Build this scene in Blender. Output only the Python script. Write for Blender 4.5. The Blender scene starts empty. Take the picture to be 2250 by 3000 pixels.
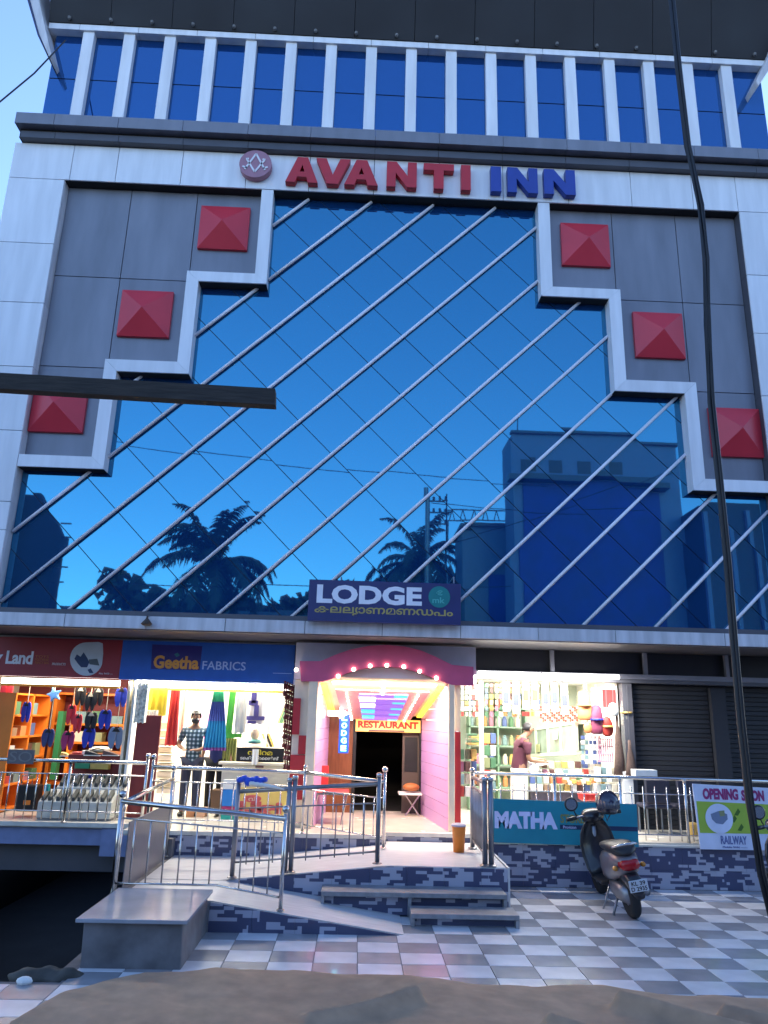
import bpy, bmesh, math, random
from mathutils import Vector, Matrix, noise
random.seed(7)
SC = bpy.context.scene
COL = SC.collection

# ------------------------------------------------------------------ camera
F_PX = 2157.0
def _n(v):
    return Vector(v).normalized()
_X = _n((73646.3, 2530.5, F_PX)); _Z = _n((203.3, -7756.0, F_PX))
_Y = _Z.cross(_X).normalized(); _Z = _X.cross(_Y)
EYE = Vector((0, 0, 2.25))
cam_d = bpy.data.cameras.new('camera'); cam = bpy.data.objects.new('camera', cam_d); COL.objects.link(cam)
cam_d.sensor_fit = 'VERTICAL'; cam_d.sensor_height = 36.0; cam_d.lens = 36.0 * F_PX / 3000.0
cam_d.clip_start = 0.05; cam_d.clip_end = 2000
right = Vector((_X[0], _Y[0], _Z[0])); up = -Vector((_X[1], _Y[1], _Z[1])); back = -Vector((_X[2], _Y[2], _Z[2]))
mw = Matrix((right, up, back)).transposed().to_4x4(); mw.translation = EYE
cam.matrix_world = mw
SC.camera = cam
def ray(px, py):
    d = (px - 1125, py - 1500, F_PX)
    return Vector((_X.dot(d), _Y.dot(d), _Z.dot(d)))
def W(px, py, y):                      # surveyed point of the photograph on the plane y
    d = ray(px, py); return EYE + d * (y / d.y)
def G(px, py, z=0.0):                  # ... on the level z
    d = ray(px, py); return EYE + d * ((z - EYE.z) / d.z)
GLASS_Y = 11.53
def RF(px, py, yb):                    # a thing across the street, seen mirrored in the glass
    p = W(px, py, 2 * GLASS_Y + yb); return Vector((p.x, -yb, p.z))

# ------------------------------------------------------------------ world, sun, exposure
wd = bpy.data.worlds.new('World'); SC.world = wd; wd.use_nodes = True
nt = wd.node_tree; nt.nodes.clear()
sky = nt.nodes.new('ShaderNodeTexSky'); sky.sky_type = 'NISHITA'; sky.sun_disc = False
SUN_EL, SUN_ROT = math.radians(14.0), math.radians(20.0)
sky.sun_elevation = SUN_EL; sky.sun_rotation = SUN_ROT
sky.air_density = 1.0; sky.dust_density = 0.3; sky.ozone_density = 3.0
bg = nt.nodes.new('ShaderNodeBackground'); bg.inputs['Strength'].default_value = 0.13
hs = nt.nodes.new('ShaderNodeMix'); hs.data_type = 'RGBA'; hs.blend_type = 'MULTIPLY'; hs.inputs[0].default_value = 1.0
hs.inputs[7].default_value = (1.02, .99, 1.12, 1)
wo = nt.nodes.new('ShaderNodeOutputWorld')
nt.links.new(sky.outputs[0], hs.inputs[6]); nt.links.new(hs.outputs[2], bg.inputs['Color']); nt.links.new(bg.outputs[0], wo.inputs[0])
sd = bpy.data.lights.new('sun', 'SUN'); sd.energy = 0.05; sd.angle = math.radians(8); sd.color = (1.0, 0.85, 0.72)
so = bpy.data.objects.new('sun', sd); COL.objects.link(so)
sdir = Vector((math.sin(SUN_ROT) * math.cos(SUN_EL), math.cos(SUN_ROT) * math.cos(SUN_EL), math.sin(SUN_EL)))
so.rotation_euler = (-sdir).to_track_quat('-Z', 'Y').to_euler(); so.location = (0, -5, 40)
SC.view_settings.view_transform = 'Standard'; SC.view_settings.look = 'None'
SC.view_settings.exposure = 1.95; SC.view_settings.gamma = 1.0; SC.view_settings.use_curve_mapping = False
SC.cycles.max_bounces = 8; SC.cycles.use_denoising = True; SC.cycles.sample_clamp_indirect = 6.0

# ------------------------------------------------------------------ materials
MATS = {}
def mat(name, col, rough=0.6, metal=0.0, var=0.12, scale=6.0, bump=0.0, emit=None, estr=0.0, coat=0.0, alpha=1.0, trans=0.0, spec=0.5, stretch=(1, 1, 1)):
    if name in MATS: return MATS[name]
    m = bpy.data.materials.new(name); m.use_nodes = True; t = m.node_tree; b = t.nodes['Principled BSDF']
    b.inputs['Roughness'].default_value = rough; b.inputs['Metallic'].default_value = metal
    b.inputs['Coat Weight'].default_value = coat; b.inputs['Coat IOR'].default_value = 1.5; b.inputs['Alpha'].default_value = alpha
    b.inputs['Transmission Weight'].default_value = trans; b.inputs['Specular IOR Level'].default_value = spec
    c4 = (*col, 1)
    if var > 0 or bump > 0:
        tc = t.nodes.new('ShaderNodeTexCoord'); mp = t.nodes.new('ShaderNodeMapping'); mp.inputs['Scale'].default_value = stretch
        nz = t.nodes.new('ShaderNodeTexNoise'); nz.inputs['Scale'].default_value = scale; nz.inputs['Detail'].default_value = 5
        t.links.new(tc.outputs['Object'], mp.inputs[0]); t.links.new(mp.outputs[0], nz.inputs[0])
        if var > 0:
            mr = t.nodes.new('ShaderNodeMapRange'); mr.inputs[1].default_value = 0.3; mr.inputs[2].default_value = 0.7
            mr.inputs[3].default_value = 1 - var; mr.inputs[4].default_value = 1 + var
            mx = t.nodes.new('ShaderNodeVectorMath'); mx.operation = 'SCALE'; mx.inputs[0].default_value = col
            oi = t.nodes.new('ShaderNodeObjectInfo'); orr = t.nodes.new('ShaderNodeMapRange'); orr.inputs[3].default_value = 1 - min(.06, var * .6); orr.inputs[4].default_value = 1 + min(.06, var * .6); mm = t.nodes.new('ShaderNodeMath'); mm.operation = 'MULTIPLY'
            t.links.new(oi.outputs['Random'], orr.inputs[0]); t.links.new(orr.outputs[0], mm.inputs[1])
            t.links.new(nz.outputs[0], mr.inputs[0]); t.links.new(mr.outputs[0], mm.inputs[0]); t.links.new(mm.outputs[0], mx.inputs['Scale']); t.links.new(mx.outputs[0], b.inputs['Base Color'])
            r2 = t.nodes.new('ShaderNodeMapRange'); r2.inputs[3].default_value = max(0.02, rough * 0.8); r2.inputs[4].default_value = min(1, rough * 1.25)
            t.links.new(nz.outputs[0], r2.inputs[0]); t.links.new(r2.outputs[0], b.inputs['Roughness'])
        if bump > 0:
            bp = t.nodes.new('ShaderNodeBump'); bp.inputs['Strength'].default_value = bump; bp.inputs['Distance'].default_value = 0.02
            t.links.new(nz.outputs[0], bp.inputs['Height']); t.links.new(bp.outputs[0], b.inputs['Normal'])
    if not var > 0: b.inputs['Base Color'].default_value = c4
    if emit is not None:
        b.inputs['Emission Color'].default_value = (*emit, 1); b.inputs['Emission Strength'].default_value = estr
    MATS[name] = m; return m

def camo_mat(name, dark, light, lo=0.52):
    m = bpy.data.materials.new(name); m.use_nodes = True; t = m.node_tree; b = t.nodes['Principled BSDF']
    tc = t.nodes.new('ShaderNodeTexCoord')
    sp = t.nodes.new('ShaderNodeSeparateXYZ'); cb = t.nodes.new('ShaderNodeCombineXYZ')
    t.links.new(tc.outputs['Object'], sp.inputs[0]); t.links.new(sp.outputs[0], cb.inputs[0]); t.links.new(sp.outputs[2], cb.inputs[1])
    br = t.nodes.new('ShaderNodeTexBrick'); br.offset = 0.37; br.squash = 0.8; br.squash_frequency = 3
    br.inputs['Color1'].default_value = (0, 0, 0, 1); br.inputs['Color2'].default_value = (1, 1, 1, 1)
    br.inputs['Scale'].default_value = 1.0; br.inputs['Mortar Size'].default_value = 0.0; br.inputs['Brick Width'].default_value = 0.135; br.inputs['Row Height'].default_value = 0.036
    t.links.new(cb.outputs[0], br.inputs[0])
    # second, coarser rhythm so that light blocks join in stepped clusters
    b2 = t.nodes.new('ShaderNodeTexBrick'); b2.offset = 0.6; b2.inputs['Color1'].default_value = (0, 0, 0, 1); b2.inputs['Color2'].default_value = (1, 1, 1, 1)
    b2.inputs['Scale'].default_value = 1.0; b2.inputs['Mortar Size'].default_value = 0.0; b2.inputs['Brick Width'].default_value = 0.19; b2.inputs['Row Height'].default_value = 0.108
    t.links.new(cb.outputs[0], b2.inputs[0])
    ad = t.nodes.new('ShaderNodeMath'); ad.operation = 'ADD'; t.links.new(br.outputs[0], ad.inputs[0]); t.links.new(b2.outputs[0], ad.inputs[1])
    gt = t.nodes.new('ShaderNodeMath'); gt.operation = 'GREATER_THAN'; gt.inputs[1].default_value = 2 * lo; t.links.new(ad.outputs[0], gt.inputs[0])
    mx = t.nodes.new('ShaderNodeMix'); mx.data_type = 'RGBA'; t.links.new(gt.outputs[0], mx.inputs[0])
    mx.inputs[6].default_value = (*dark, 1); mx.inputs[7].default_value = (*light, 1)
    t.links.new(mx.outputs[2], b.inputs['Base Color']); b.inputs['Roughness'].default_value = 0.35
    return m

M_WHITE = mat('white_cladding', (0.76, 0.76, 0.78), 0.42, 0.0, 0.09, 2.0, stretch=(3, 3, .35))
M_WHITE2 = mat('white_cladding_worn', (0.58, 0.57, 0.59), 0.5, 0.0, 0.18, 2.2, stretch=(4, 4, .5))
M_GREY = mat('grey_cladding', (0.20, 0.205, 0.24), 0.38, 0.1, 0.14, 1.6, stretch=(2, 2, .4))
M_CHAR = mat('charcoal_cladding', (0.085, 0.085, 0.10), 0.45, 0.1, 0.12, 2.0)
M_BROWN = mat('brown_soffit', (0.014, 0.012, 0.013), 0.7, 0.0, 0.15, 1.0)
M_DARK = mat('dark_backing', (0.02, 0.022, 0.03), 0.7)
M_RED = mat('red_composite', (0.62, 0.035, 0.055), 0.38, 0.0, 0.06, 2.0)
M_GLASS = mat('blue_mirror_glass', (0.020, 0.215, 0.310), 0.012, 0.93, 0.0, 1.2, 0.012, coat=1.0)
M_GLASS2 = mat('blue_mirror_glass_top', (0.015, 0.13, 0.30), 0.02, 0.93, 0.0, coat=1.0)
for g_ in (M_GLASS, M_GLASS2):       # tinted body of the glass under its mirror coat
    t_ = g_.node_tree; b_ = t_.nodes['Principled BSDF']; o_ = t_.nodes['Material Output']; df = t_.nodes.new('ShaderNodeBsdfDiffuse'); df.inputs[0].default_value = (0.015, 0.085, 0.42, 1); mx_ = t_.nodes.new('ShaderNodeMixShader'); mx_.inputs[0].default_value = 0.20
    t_.links.new(b_.outputs[0], mx_.inputs[1]); t_.links.new(df.outputs[0], mx_.inputs[2]); t_.links.new(mx_.outputs[0], o_.inputs[0])
M_SEAM = mat('seam_sealant', (0.012, 0.018, 0.04), 0.6, 0, 0)
M_ROD = mat('silver_rod', (0.85, 0.82, 0.86), 0.45, 0.0, 0.05)
M_STEEL = mat('stainless_steel', (0.55, 0.54, 0.53), 0.2, 1.0, 0.08, 9.0)
M_STEELD = mat('dull_steel', (0.25, 0.25, 0.27), 0.35, 0.8, 0.1, 6.0)
M_CONC = mat('grey_concrete', (0.14, 0.135, 0.14), 0.85, 0, 0.38, 3.5, 0.6)
M_GRAN = mat('ramp_granite', (0.58, 0.58, 0.58), 0.35, 0, 0.14, 8.0, 0.15, stretch=(0.5, 4, 1))
M_SLAB = mat('polished_slab', (0.32, 0.34, 0.38), 0.18, 0, 0.1, 3.0)
M_STEPS = mat('dark_granite', (0.24, 0.24, 0.25), 0.35, 0, 0.2, 10.0)
M_TILEL = mat('light_tile', (0.68, 0.68, 0.69), 0.24, 0, 0.12, 3.0, 0.04, coat=.25)
M_TILED = mat('dark_tile', (0.29, 0.29, 0.30), 0.22, 0, 0.14, 3.0, 0.04, coat=.25)
M_GROUT = mat('grout', (0.13, 0.13, 0.14), 0.8)
M_CAMO = camo_mat('camouflage_print_tile', (0.06, 0.068, 0.13), (0.38, 0.38, 0.45))
M_EARTH = mat('asphalt_ground', (0.05, 0.05, 0.052), 0.9, 0, 0.3, 1.0, 0.3)
M_BLACK = mat('black_plastic', (0.012, 0.012, 0.014), 0.35, 0, 0.1)
M_CREAM = mat('cream_paint', (0.68, 0.62, 0.48), 0.5, 0, 0.08, 3.0)
M_WALLW = mat('white_wall_paint', (0.78, 0.77, 0.72), 0.6, 0, 0.05, 2.0)
M_SKIN = mat('brown_skin', (0.26, 0.13, 0.075), 0.5, 0, 0.08)
M_HAIR = mat('black_hair', (0.012, 0.01, 0.01), 0.5, 0, 0.1)
def flat(name, col, rough=0.6, **k): return mat(name, col, rough, 0, k.pop('var', 0.07), k.pop('scale', 5.0), **k)

# ------------------------------------------------------------------ builders
def wloc(o):
    v = Vector((0, 0, 0))
    while o is not None: v += o.location; o = o.parent
    return v
class M:
    def __init__(s): s.v = []; s.f = []
    def add(s, vs, fs):
        n = len(s.v); s.v += [tuple(v) for v in vs]; s.f += [tuple(i + n for i in f) for f in fs]; return s
    def box(s, x0, x1, y0, y1, z0, z1):
        return s.add([(x0, y0, z0), (x1, y0, z0), (x1, y1, z0), (x0, y1, z0), (x0, y0, z1), (x1, y0, z1), (x1, y1, z1), (x0, y1, z1)],
                     [(0, 3, 2, 1), (4, 5, 6, 7), (0, 1, 5, 4), (1, 2, 6, 5), (2, 3, 7, 6), (3, 0, 4, 7)])
    def hexa(s, p): # 8 points: bottom 4, top 4
        return s.add(p, [(0, 3, 2, 1), (4, 5, 6, 7), (0, 1, 5, 4), (1, 2, 6, 5), (2, 3, 7, 6), (3, 0, 4, 7)])
    def prism(s, pts, y0, y1):         # pts in (x,z), counter-clockwise seen from the front (-y)
        n = len(pts); vs = [(x, y0, z) for x, z in pts] + [(x, y1, z) for x, z in pts]
        fs = [tuple(range(n)), tuple(range(2 * n - 1, n - 1, -1))] + [(i, i + n, (i + 1) % n + n, (i + 1) % n) for i in range(n)]
        return s.add(vs, fs)
    def zprism(s, pts, z0, z1):        # pts in (x,y)
        n = len(pts); vs = [(x, y, z0) for x, y in pts] + [(x, y, z1) for x, y in pts]
        fs = [tuple(range(n - 1, -1, -1)), tuple(range(n, 2 * n))] + [(i, (i + 1) % n, (i + 1) % n + n, i + n) for i in range(n)]
        return s.add(vs, fs)
    def tube(s, pts, r, n=8, flat=1.0):
        pts = [Vector(p) for p in pts]; rs = r if isinstance(r, (list, tuple)) else [r] * len(pts)
        base = len(s.v); vs = []
        up = Vector((0, 0, 1))
        for i, p in enumerate(pts):
            d = (pts[min(i + 1, len(pts) - 1)] - pts[max(i - 1, 0)]).normalized()
            a = d.cross(up)
            if a.length < 0.05: a = d.cross(Vector((0, 1, 0)))
            a.normalize(); b = a.cross(d).normalized()
            for k in range(n):
                t = 2 * math.pi * (k + 0.5) / n; vs.append(p + a * (rs[i] * math.cos(t)) + b * (rs[i] * flat * math.sin(t)))
        fs = []
        for i in range(len(pts) - 1):
            for k in range(n): fs.append((i * n + k, i * n + (k + 1) % n, (i + 1) * n + (k + 1) % n, (i + 1) * n + k))
        fs.append(tuple(range(n - 1, -1, -1))); fs.append(tuple((len(pts) - 1) * n + k for k in range(n)))
        return s.add(vs, fs)
    def lathe(s, c, prof, n=14, axis='z'):
        vs = []
        for r, h in prof:
            for k in range(n):
                t = 2 * math.pi * k / n; a, b = r * math.cos(t), r * math.sin(t)
                o = {'z': (a, b, h), 'y': (a, h, -b), 'x': (h, a, b)}[axis]
                vs.append((c[0] + o[0], c[1] + o[1], c[2] + o[2]))
        fs = []
        for i in range(len(prof) - 1):
            for k in range(n): fs.append((i * n + k, i * n + (k + 1) % n, (i + 1) * n + (k + 1) % n, (i + 1) * n + k))
        fs.append(tuple(range(n - 1, -1, -1))); fs.append(tuple((len(prof) - 1) * n + k for k in range(n)))
        return s.add(vs, fs)
    def ball(s, c, r, n=12, m=8):
        rx, ry, rz = r if isinstance(r, (tuple, list)) else (r, r, r)
        vs = [(c[0], c[1], c[2] - rz)]
        for i in range(1, m):
            a = -math.pi / 2 + math.pi * i / m
            for k in range(n):
                t = 2 * math.pi * k / n; vs.append((c[0] + rx * math.cos(a) * math.cos(t), c[1] + ry * math.cos(a) * math.sin(t), c[2] + rz * math.sin(a)))
        vs.append((c[0], c[1], c[2] + rz)); L = len(vs) - 1
        fs = [(0, 1 + (k + 1) % n, 1 + k) for k in range(n)]
        for i in range(m - 2):
            for k in range(n): a = 1 + i * n; fs.append((a + k, a + (k + 1) % n, a + n + (k + 1) % n, a + n + k))
        a = 1 + (m - 2) * n
        fs += [(a + k, a + (k + 1) % n, L) for k in range(n)]
        return s.add(vs, fs)
    def build(s, name, m, parent=None, smooth=False, bevel=0.0, label=None, cat=None, group=None, kind=None, tri=False):
        me = bpy.data.meshes.new(name); off = wloc(parent) if parent else Vector((0, 0, 0))
        me.from_pydata([(v[0] - off.x, v[1] - off.y, v[2] - off.z) for v in s.v], [], s.f); me.update()
        bm = bmesh.new(); bm.from_mesh(me); bmesh.ops.recalc_face_normals(bm, faces=bm.faces)
        if bevel: bmesh.ops.bevel(bm, geom=list(bm.edges), offset=bevel, segments=1, affect='EDGES', clamp_overlap=True)
        bm.to_mesh(me); bm.free()
        if smooth:
            for p in me.polygons: p.use_smooth = True
        me.materials.append(m)
        o = bpy.data.objects.new(name, me); COL.objects.link(o)
        if parent: o.parent = parent
        tag(o, label, cat, group, kind); return o
def tag(o, label=None, cat=None, group=None, kind=None):
    if label: o['label'] = label
    if cat: o['category'] = cat
    if group: o['group'] = group
    if kind: o['kind'] = kind
    return o
def thing(name, label, cat, loc=(0, 0, 0), group=None):
    o = bpy.data.objects.new(name, None); COL.objects.link(o); o.location = loc; o.empty_display_size = 0.1
    return tag(o, label, cat, group)
def box(name, m, x0, x1, y0, y1, z0, z1, parent=None, bevel=0.0, **k):
    return M().box(min(x0, x1), max(x0, x1), min(y0, y1), max(y0, y1), min(z0, z1), max(z0, z1)).build(name, m, parent, bevel=bevel, **k)
def inst(o, loc, parent, name=None):
    c = bpy.data.objects.new(name or o.name.split('.')[0], o.data); COL.objects.link(c); c.parent = parent; c.location = Vector(loc) - wloc(parent); return c
def pxbox(name, m, px0, py0, px1, py1, y, d, parent=None, bevel=0.0, **k):   # box whose front face fills a rectangle surveyed on plane y
    a = W((px0 + px1) / 2, py0, y); b = W((px0 + px1) / 2, py1, y); l = W(px0, (py0 + py1) / 2, y); r = W(px1, (py0 + py1) / 2, y)
    return box(name, m, l.x, r.x, y, y + d, b.z, a.z, parent, bevel, **k)
def pxpoly(name, m, pts, y, d, parent=None, **k):
    q = [W(px, py, y) for px, py in pts]; q = [(p.x, p.z) for p in q]
    ar = sum(q[i][0] * q[(i + 1) % len(q)][1] - q[(i + 1) % len(q)][0] * q[i][1] for i in range(len(q)))
    if ar < 0: q = q[::-1]
    return M().prism(q, y, y + d).build(name, m, parent, **k)
def text(s, x0, x1, z0, z1, y, m, parent=None, name='lettering', depth=0.006, bold=0.0, shear=0.0, **k):
    cu = bpy.data.curves.new(name, 'FONT'); cu.body = s; cu.size = 1.0; cu.extrude = 0.01; cu.offset = bold; cu.shear = shear; cu.resolution_u = 3
    if 'sp' in k: cu.space_character = k.pop('sp')
    t = bpy.data.objects.new('tmp', cu); COL.objects.link(t); bpy.context.view_layer.update()
    me = bpy.data.meshes.new_from_object(t.evaluated_get(bpy.context.evaluated_depsgraph_get()))
    bpy.data.objects.remove(t); bpy.data.curves.remove(cu)
    if not me.vertices: return None
    xs = [v.co.x for v in me.vertices]; ys = [v.co.y for v in me.vertices]
    ax, bx_, ay, by = min(xs), max(xs), min(ys), max(ys); off = wloc(parent) if parent else Vector((0, 0, 0))
    for v in me.vertices:
        u = (v.co.x - ax) / (bx_ - ax); w = (v.co.y - ay) / max(1e-6, by - ay); dd = depth * (0.5 - v.co.z / 0.02)
        v.co = Vector((x0 + u * (x1 - x0), y - depth / 2 + dd, z0 + w * (z1 - z0))) - off
    me.name = name; me.materials.clear(); me.materials.append(m)
    o = bpy.data.objects.new(name, me); COL.objects.link(o)
    if parent: o.parent = parent
    return o
def pxtext(s, px0, py0, px1, py1, y, m, parent=None, **k):
    a = W((px0 + px1) / 2, py0, y); b = W((px0 + px1) / 2, py1, y); l = W(px0, (py0 + py1) / 2, y); r = W(px1, (py0 + py1) / 2, y)
    return text(s, l.x, r.x, b.z, a.z, y, m, parent, **k)
def struct(o): o['kind'] = 'structure'; return o

# ================================================================== GROUND
g = M()
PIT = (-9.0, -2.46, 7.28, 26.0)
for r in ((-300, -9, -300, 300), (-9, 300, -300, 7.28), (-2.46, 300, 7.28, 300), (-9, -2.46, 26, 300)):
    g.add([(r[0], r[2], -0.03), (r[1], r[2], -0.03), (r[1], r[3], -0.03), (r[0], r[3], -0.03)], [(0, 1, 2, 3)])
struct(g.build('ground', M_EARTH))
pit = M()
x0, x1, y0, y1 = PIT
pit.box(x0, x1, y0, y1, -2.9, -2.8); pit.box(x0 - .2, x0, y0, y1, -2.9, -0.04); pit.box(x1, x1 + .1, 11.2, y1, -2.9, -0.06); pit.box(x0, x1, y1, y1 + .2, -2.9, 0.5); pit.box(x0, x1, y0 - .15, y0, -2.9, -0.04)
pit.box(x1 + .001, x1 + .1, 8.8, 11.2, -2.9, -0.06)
struct(pit.build('basement_driveway', mat('basement_concrete_shaded', (0.008, 0.008, 0.009), 0.95, 0, 0.3, 1.5)))  # shade down in the driveway is put into the near-black concrete colour
# checkered courtyard paving, every tile a piece
TW, TD = 0.4185, 0.344
court = struct(box('courtyard_paving', M_GROUT, -8.9, 9, 3.0, 7.25, -0.028, -0.012)); 
box('bedding', M_GROUT, -2.45, 9, 7.2505, 11.3, -0.028, -0.0121, court)
tl = M().box(-TW / 2 + .003, TW / 2 - .003, -TD / 2 + .003, TD / 2 - .003, -0.02, 0).build('tile', M_TILEL, court, bevel=0.002)
tdk = M().box(-TW / 2 + .003, TW / 2 - .003, -TD / 2 + .003, TD / 2 - .003, -0.02, 0).build('tile', M_TILED, court, bevel=0.002)
first = {0: tl, 1: tdk}; used = {0: False, 1: False}; far = {0: M(), 1: M()}; cells = []
XO, YO = 2.61, 11.285
for j in range(0, 17):
    for i in range(-19, 13):
        cx = XO + (i + .5) * TW; cy = YO - (j + .5) * TD
        if cy > 7.25 and cx - TW / 2 < -2.46: continue
        if -1.5 < cx < 0.4 and cy > 8.95: continue
        if cx < 1.75 and cy > 9.45: continue
        if cx > 7.5 or cx < -7: continue
        ang = abs(cx) / max(cy, .1)
        cells.append((ang > 0.64 or cy < 5.9, cy, i, j, cx, cy))
cells.sort(key=lambda c: (c[0], c[1]))
for n, (o_, _, i, j, cx, cy) in enumerate(cells):
    k = (i + j) % 2
    if n < 298:
        if not used[k]: first[k].location = (cx, cy, 0); used[k] = True
        else: inst(first[k], (cx, cy, random.uniform(-.0008, .0008)), court)
    else: far[k].box(cx - TW / 2 + .003, cx + TW / 2 - .003, cy - TD / 2 + .003, cy + TD / 2 - .003, -0.02, 0)
far[0].build('tiles_light', M_TILEL, court, kind='stuff'); far[1].build('tiles_dark', M_TILED, court, kind='stuff')

# ================================================================== HOTEL BUILDING
FY = 11.3
H = thing('hotel_building', 'three storey hotel with stepped white frames, red pyramids and blue diagonal mirror glass', 'building', (0, 12, 0))
box('wall', M_DARK, -6.2, 7.6, 11.9, 30, 3.7, 12.1, H)
box('floor_slab', M_CHAR, -6.2, 7.9, 11.31, 30, 3.42, 3.70, H)
box('frame_backing', M_DARK, -6.28, -5.53, 11.33, 11.9, 3.7, 12.1, H); box('frame_backing', M_DARK, 6.73, 7.6, 11.33, 11.9, 3.7, 12.1, H)
box('frame_backing', M_BROWN, -6.28, 7.6, 11.33, 11.9, 11.35, 12.1, H)
LX = W(25, 520, FY).x
seam_x = [LX] + [W(px, 500 + (px - 200) * .045, FY).x for px in (207, 340, 530, 720, 905, 1095, 1287, 1474, 1665, 1850, 2030, 2160)] + [7.62]
def panel(name, m, x0, x1, z0, z1, y, d=0.03, gap=0.005):
    return box(name, m, x0 + gap, x1 - gap, y, y + d, z0 + gap, z1 - gap, H, bevel=0.003)
for a, b in zip(seam_x[:-1], seam_x[1:]): panel('white_panel', M_WHITE, a, b, 11.35, 12.1, FY)
lz = [11.35] + [W(60, py, FY).z for py in (710, 885, 1073, 1261, 1470)] + [4.9, 4.2, 3.63]
for a, b in zip(lz[:-1], lz[1:]):
    panel('white_panel', M_WHITE, LX, -5.52, b, a, FY)
    panel('white_panel', M_WHITE, 6.72, 7.62, b, a, FY)
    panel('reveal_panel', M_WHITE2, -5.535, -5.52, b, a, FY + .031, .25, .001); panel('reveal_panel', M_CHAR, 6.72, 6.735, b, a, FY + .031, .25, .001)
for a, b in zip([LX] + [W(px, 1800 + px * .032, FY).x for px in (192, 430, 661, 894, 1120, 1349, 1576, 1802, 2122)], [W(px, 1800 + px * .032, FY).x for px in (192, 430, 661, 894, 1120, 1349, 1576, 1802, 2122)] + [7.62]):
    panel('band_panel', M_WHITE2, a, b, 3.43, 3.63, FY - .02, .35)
# grey panels
for cols, mir in (((-5.52, -4.38, -3.19, -2.0), 1), ((6.72, 5.60, 4.41, 3.2), -1)):
    rows = (11.35, 9.53, 7.80, 6.10)
    for ci in range(3):
        for ri in range(3):
            if ri + ci <= 2:
                a, b = sorted((cols[ci], cols[ci + 1])); panel('grey_panel', M_GREY, a, b, rows[ri + 1], rows[ri], 11.50, .06, .006)
    box('grey_backing', M_DARK, min(cols[0], cols[1]), max(cols[0], cols[1]), 11.565, 11.60, 6.1, 11.35, H)
    box('grey_backing', M_DARK, min(cols[1], cols[2]), max(cols[1], cols[2]), 11.565, 11.60, 7.8, 11.35, H)
    box('grey_backing', M_DARK, min(cols[2], cols[3]), max(cols[2], cols[3]), 11.565, 11.60, 9.53, 11.35, H)
# stepped white frames, mitred box pieces
def stair(xs, zs, sgn):
    # xs: outer/inner x of each riser from top (near glass) outwards
    y0, y1 = FY + .01, 11.60
    for i, (a, b) in enumerate(xs):       # a = glass side, b = grey side
        zt = zs[i][0]; zb_o, zb_i = zs[i + 1][1], zs[i + 1][2]
        # vertical piece
        if i == 0: pts = [(a, 11.349), (b, 11.349), (b, zb_i), (a, zb_o)]
        else: pts = [(a, zs[i][1]), (b, zs[i][2]), (b, zb_i), (a, zb_o)]
        if sgn < 0: pts = pts[::-1]
        g_ = .003
        M().prism([(p[0], p[1] + (g_ if k in ((2, 3) if sgn > 0 else (0, 1)) else -g_)) for k, p in enumerate(pts)], y0, y1).build('frame_piece', M_WHITE, H)
        nx = xs[i + 1] if i + 1 < len(xs) else ((-5.519, -5.519) if a < 0 else (6.719, 6.719))
        # horizontal piece from (a,b) foot to next riser
        pts = [(a, zb_o), (b, zb_i), (nx[1], zb_i), (nx[0], zb_o)]
        if sgn > 0: pts = pts[::-1]
        M().prism(pts, y0 + .0005, y1 - .0005).build('frame_piece', M_WHITE, H)
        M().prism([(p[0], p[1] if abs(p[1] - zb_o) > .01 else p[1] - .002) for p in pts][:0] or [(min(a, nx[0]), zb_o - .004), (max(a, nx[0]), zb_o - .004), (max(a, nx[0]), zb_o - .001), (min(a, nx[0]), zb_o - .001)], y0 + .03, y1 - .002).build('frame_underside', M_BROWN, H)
zsL = [(11.35, 11.35, 11.35), (0, 9.43, 9.62), (0, 7.67, 7.88), (0, 5.95, 6.15)]
stair([(-1.80, -2.01), (-2.97, -3.18), (-4.16, -4.37)], zsL, 1)
stair([(3.00, 3.21), (4.20, 4.41), (5.40, 5.61)], zsL, -1)
for i, (x, z) in enumerate(((-2.65, 10.61), (-3.85, 8.83), (-5.07, 7.04), (3.88, 10.6), (5.10, 8.83), (6.29, 7.05))):
    h = .44
    m_ = M().box(x - h, x + h, 11.44, 11.50, z - h, z + h)
    m_.add([(x - h, 11.4399, z - h), (x + h, 11.4399, z - h), (x + h, 11.4399, z + h), (x - h, 11.4399, z + h), (x, 11.22, z)], [(0, 1, 4), (1, 2, 4), (2, 3, 4), (3, 0, 4)])
    m_.build('red_pyramid', M_RED, H)
# glazing: diamond panes between rods
STRIPS = [(-5.515, -4.27, 6.05), (-4.27, -3.08, 7.78), (-3.08, -1.9, 9.53), (-1.9, 3.1, 11.345), (3.1, 4.3, 9.53), (4.3, 5.5, 7.78), (5.5, 6.715, 6.05)]
gbk = M()
for a, b, zt in STRIPS: gbk.box(a, b, GLASS_Y + .012, GLASS_Y + .03, 3.64, zt)
gbk.build('glass_backing', M_SEAM, H)
def clip(poly, ax, lim, keep_less):
    out = []
    for i in range(len(poly)):
        p, q = poly[i], poly[(i + 1) % len(poly)]
        ip = (p[ax] <= lim) == keep_less; iq = (q[ax] <= lim) == keep_less
        if ip: out.append(p)
        if ip != iq:
            t = (lim - p[ax]) / (q[ax] - p[ax]); out.append((p[0] + t * (q[0] - p[0]), p[1] + t * (q[1] - p[1])))
    return out
def hidden(cx, cz):
    return (cx < -2.6 and cz > 10.2) or (cx < -3.8 and cz > 8.5) or (cx < -5.0 and cz > 6.7) or (cx > 3.8 and cz > 10.2) or (cx > 5.0 and cz > 8.5) or (cx > 6.2 and cz > 6.7)
K = 0.97
def cross(c, d):  # z = c+K x ; z = d - x
    x = (d - c) / (1 + K); return (x, c + K * x)
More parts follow.
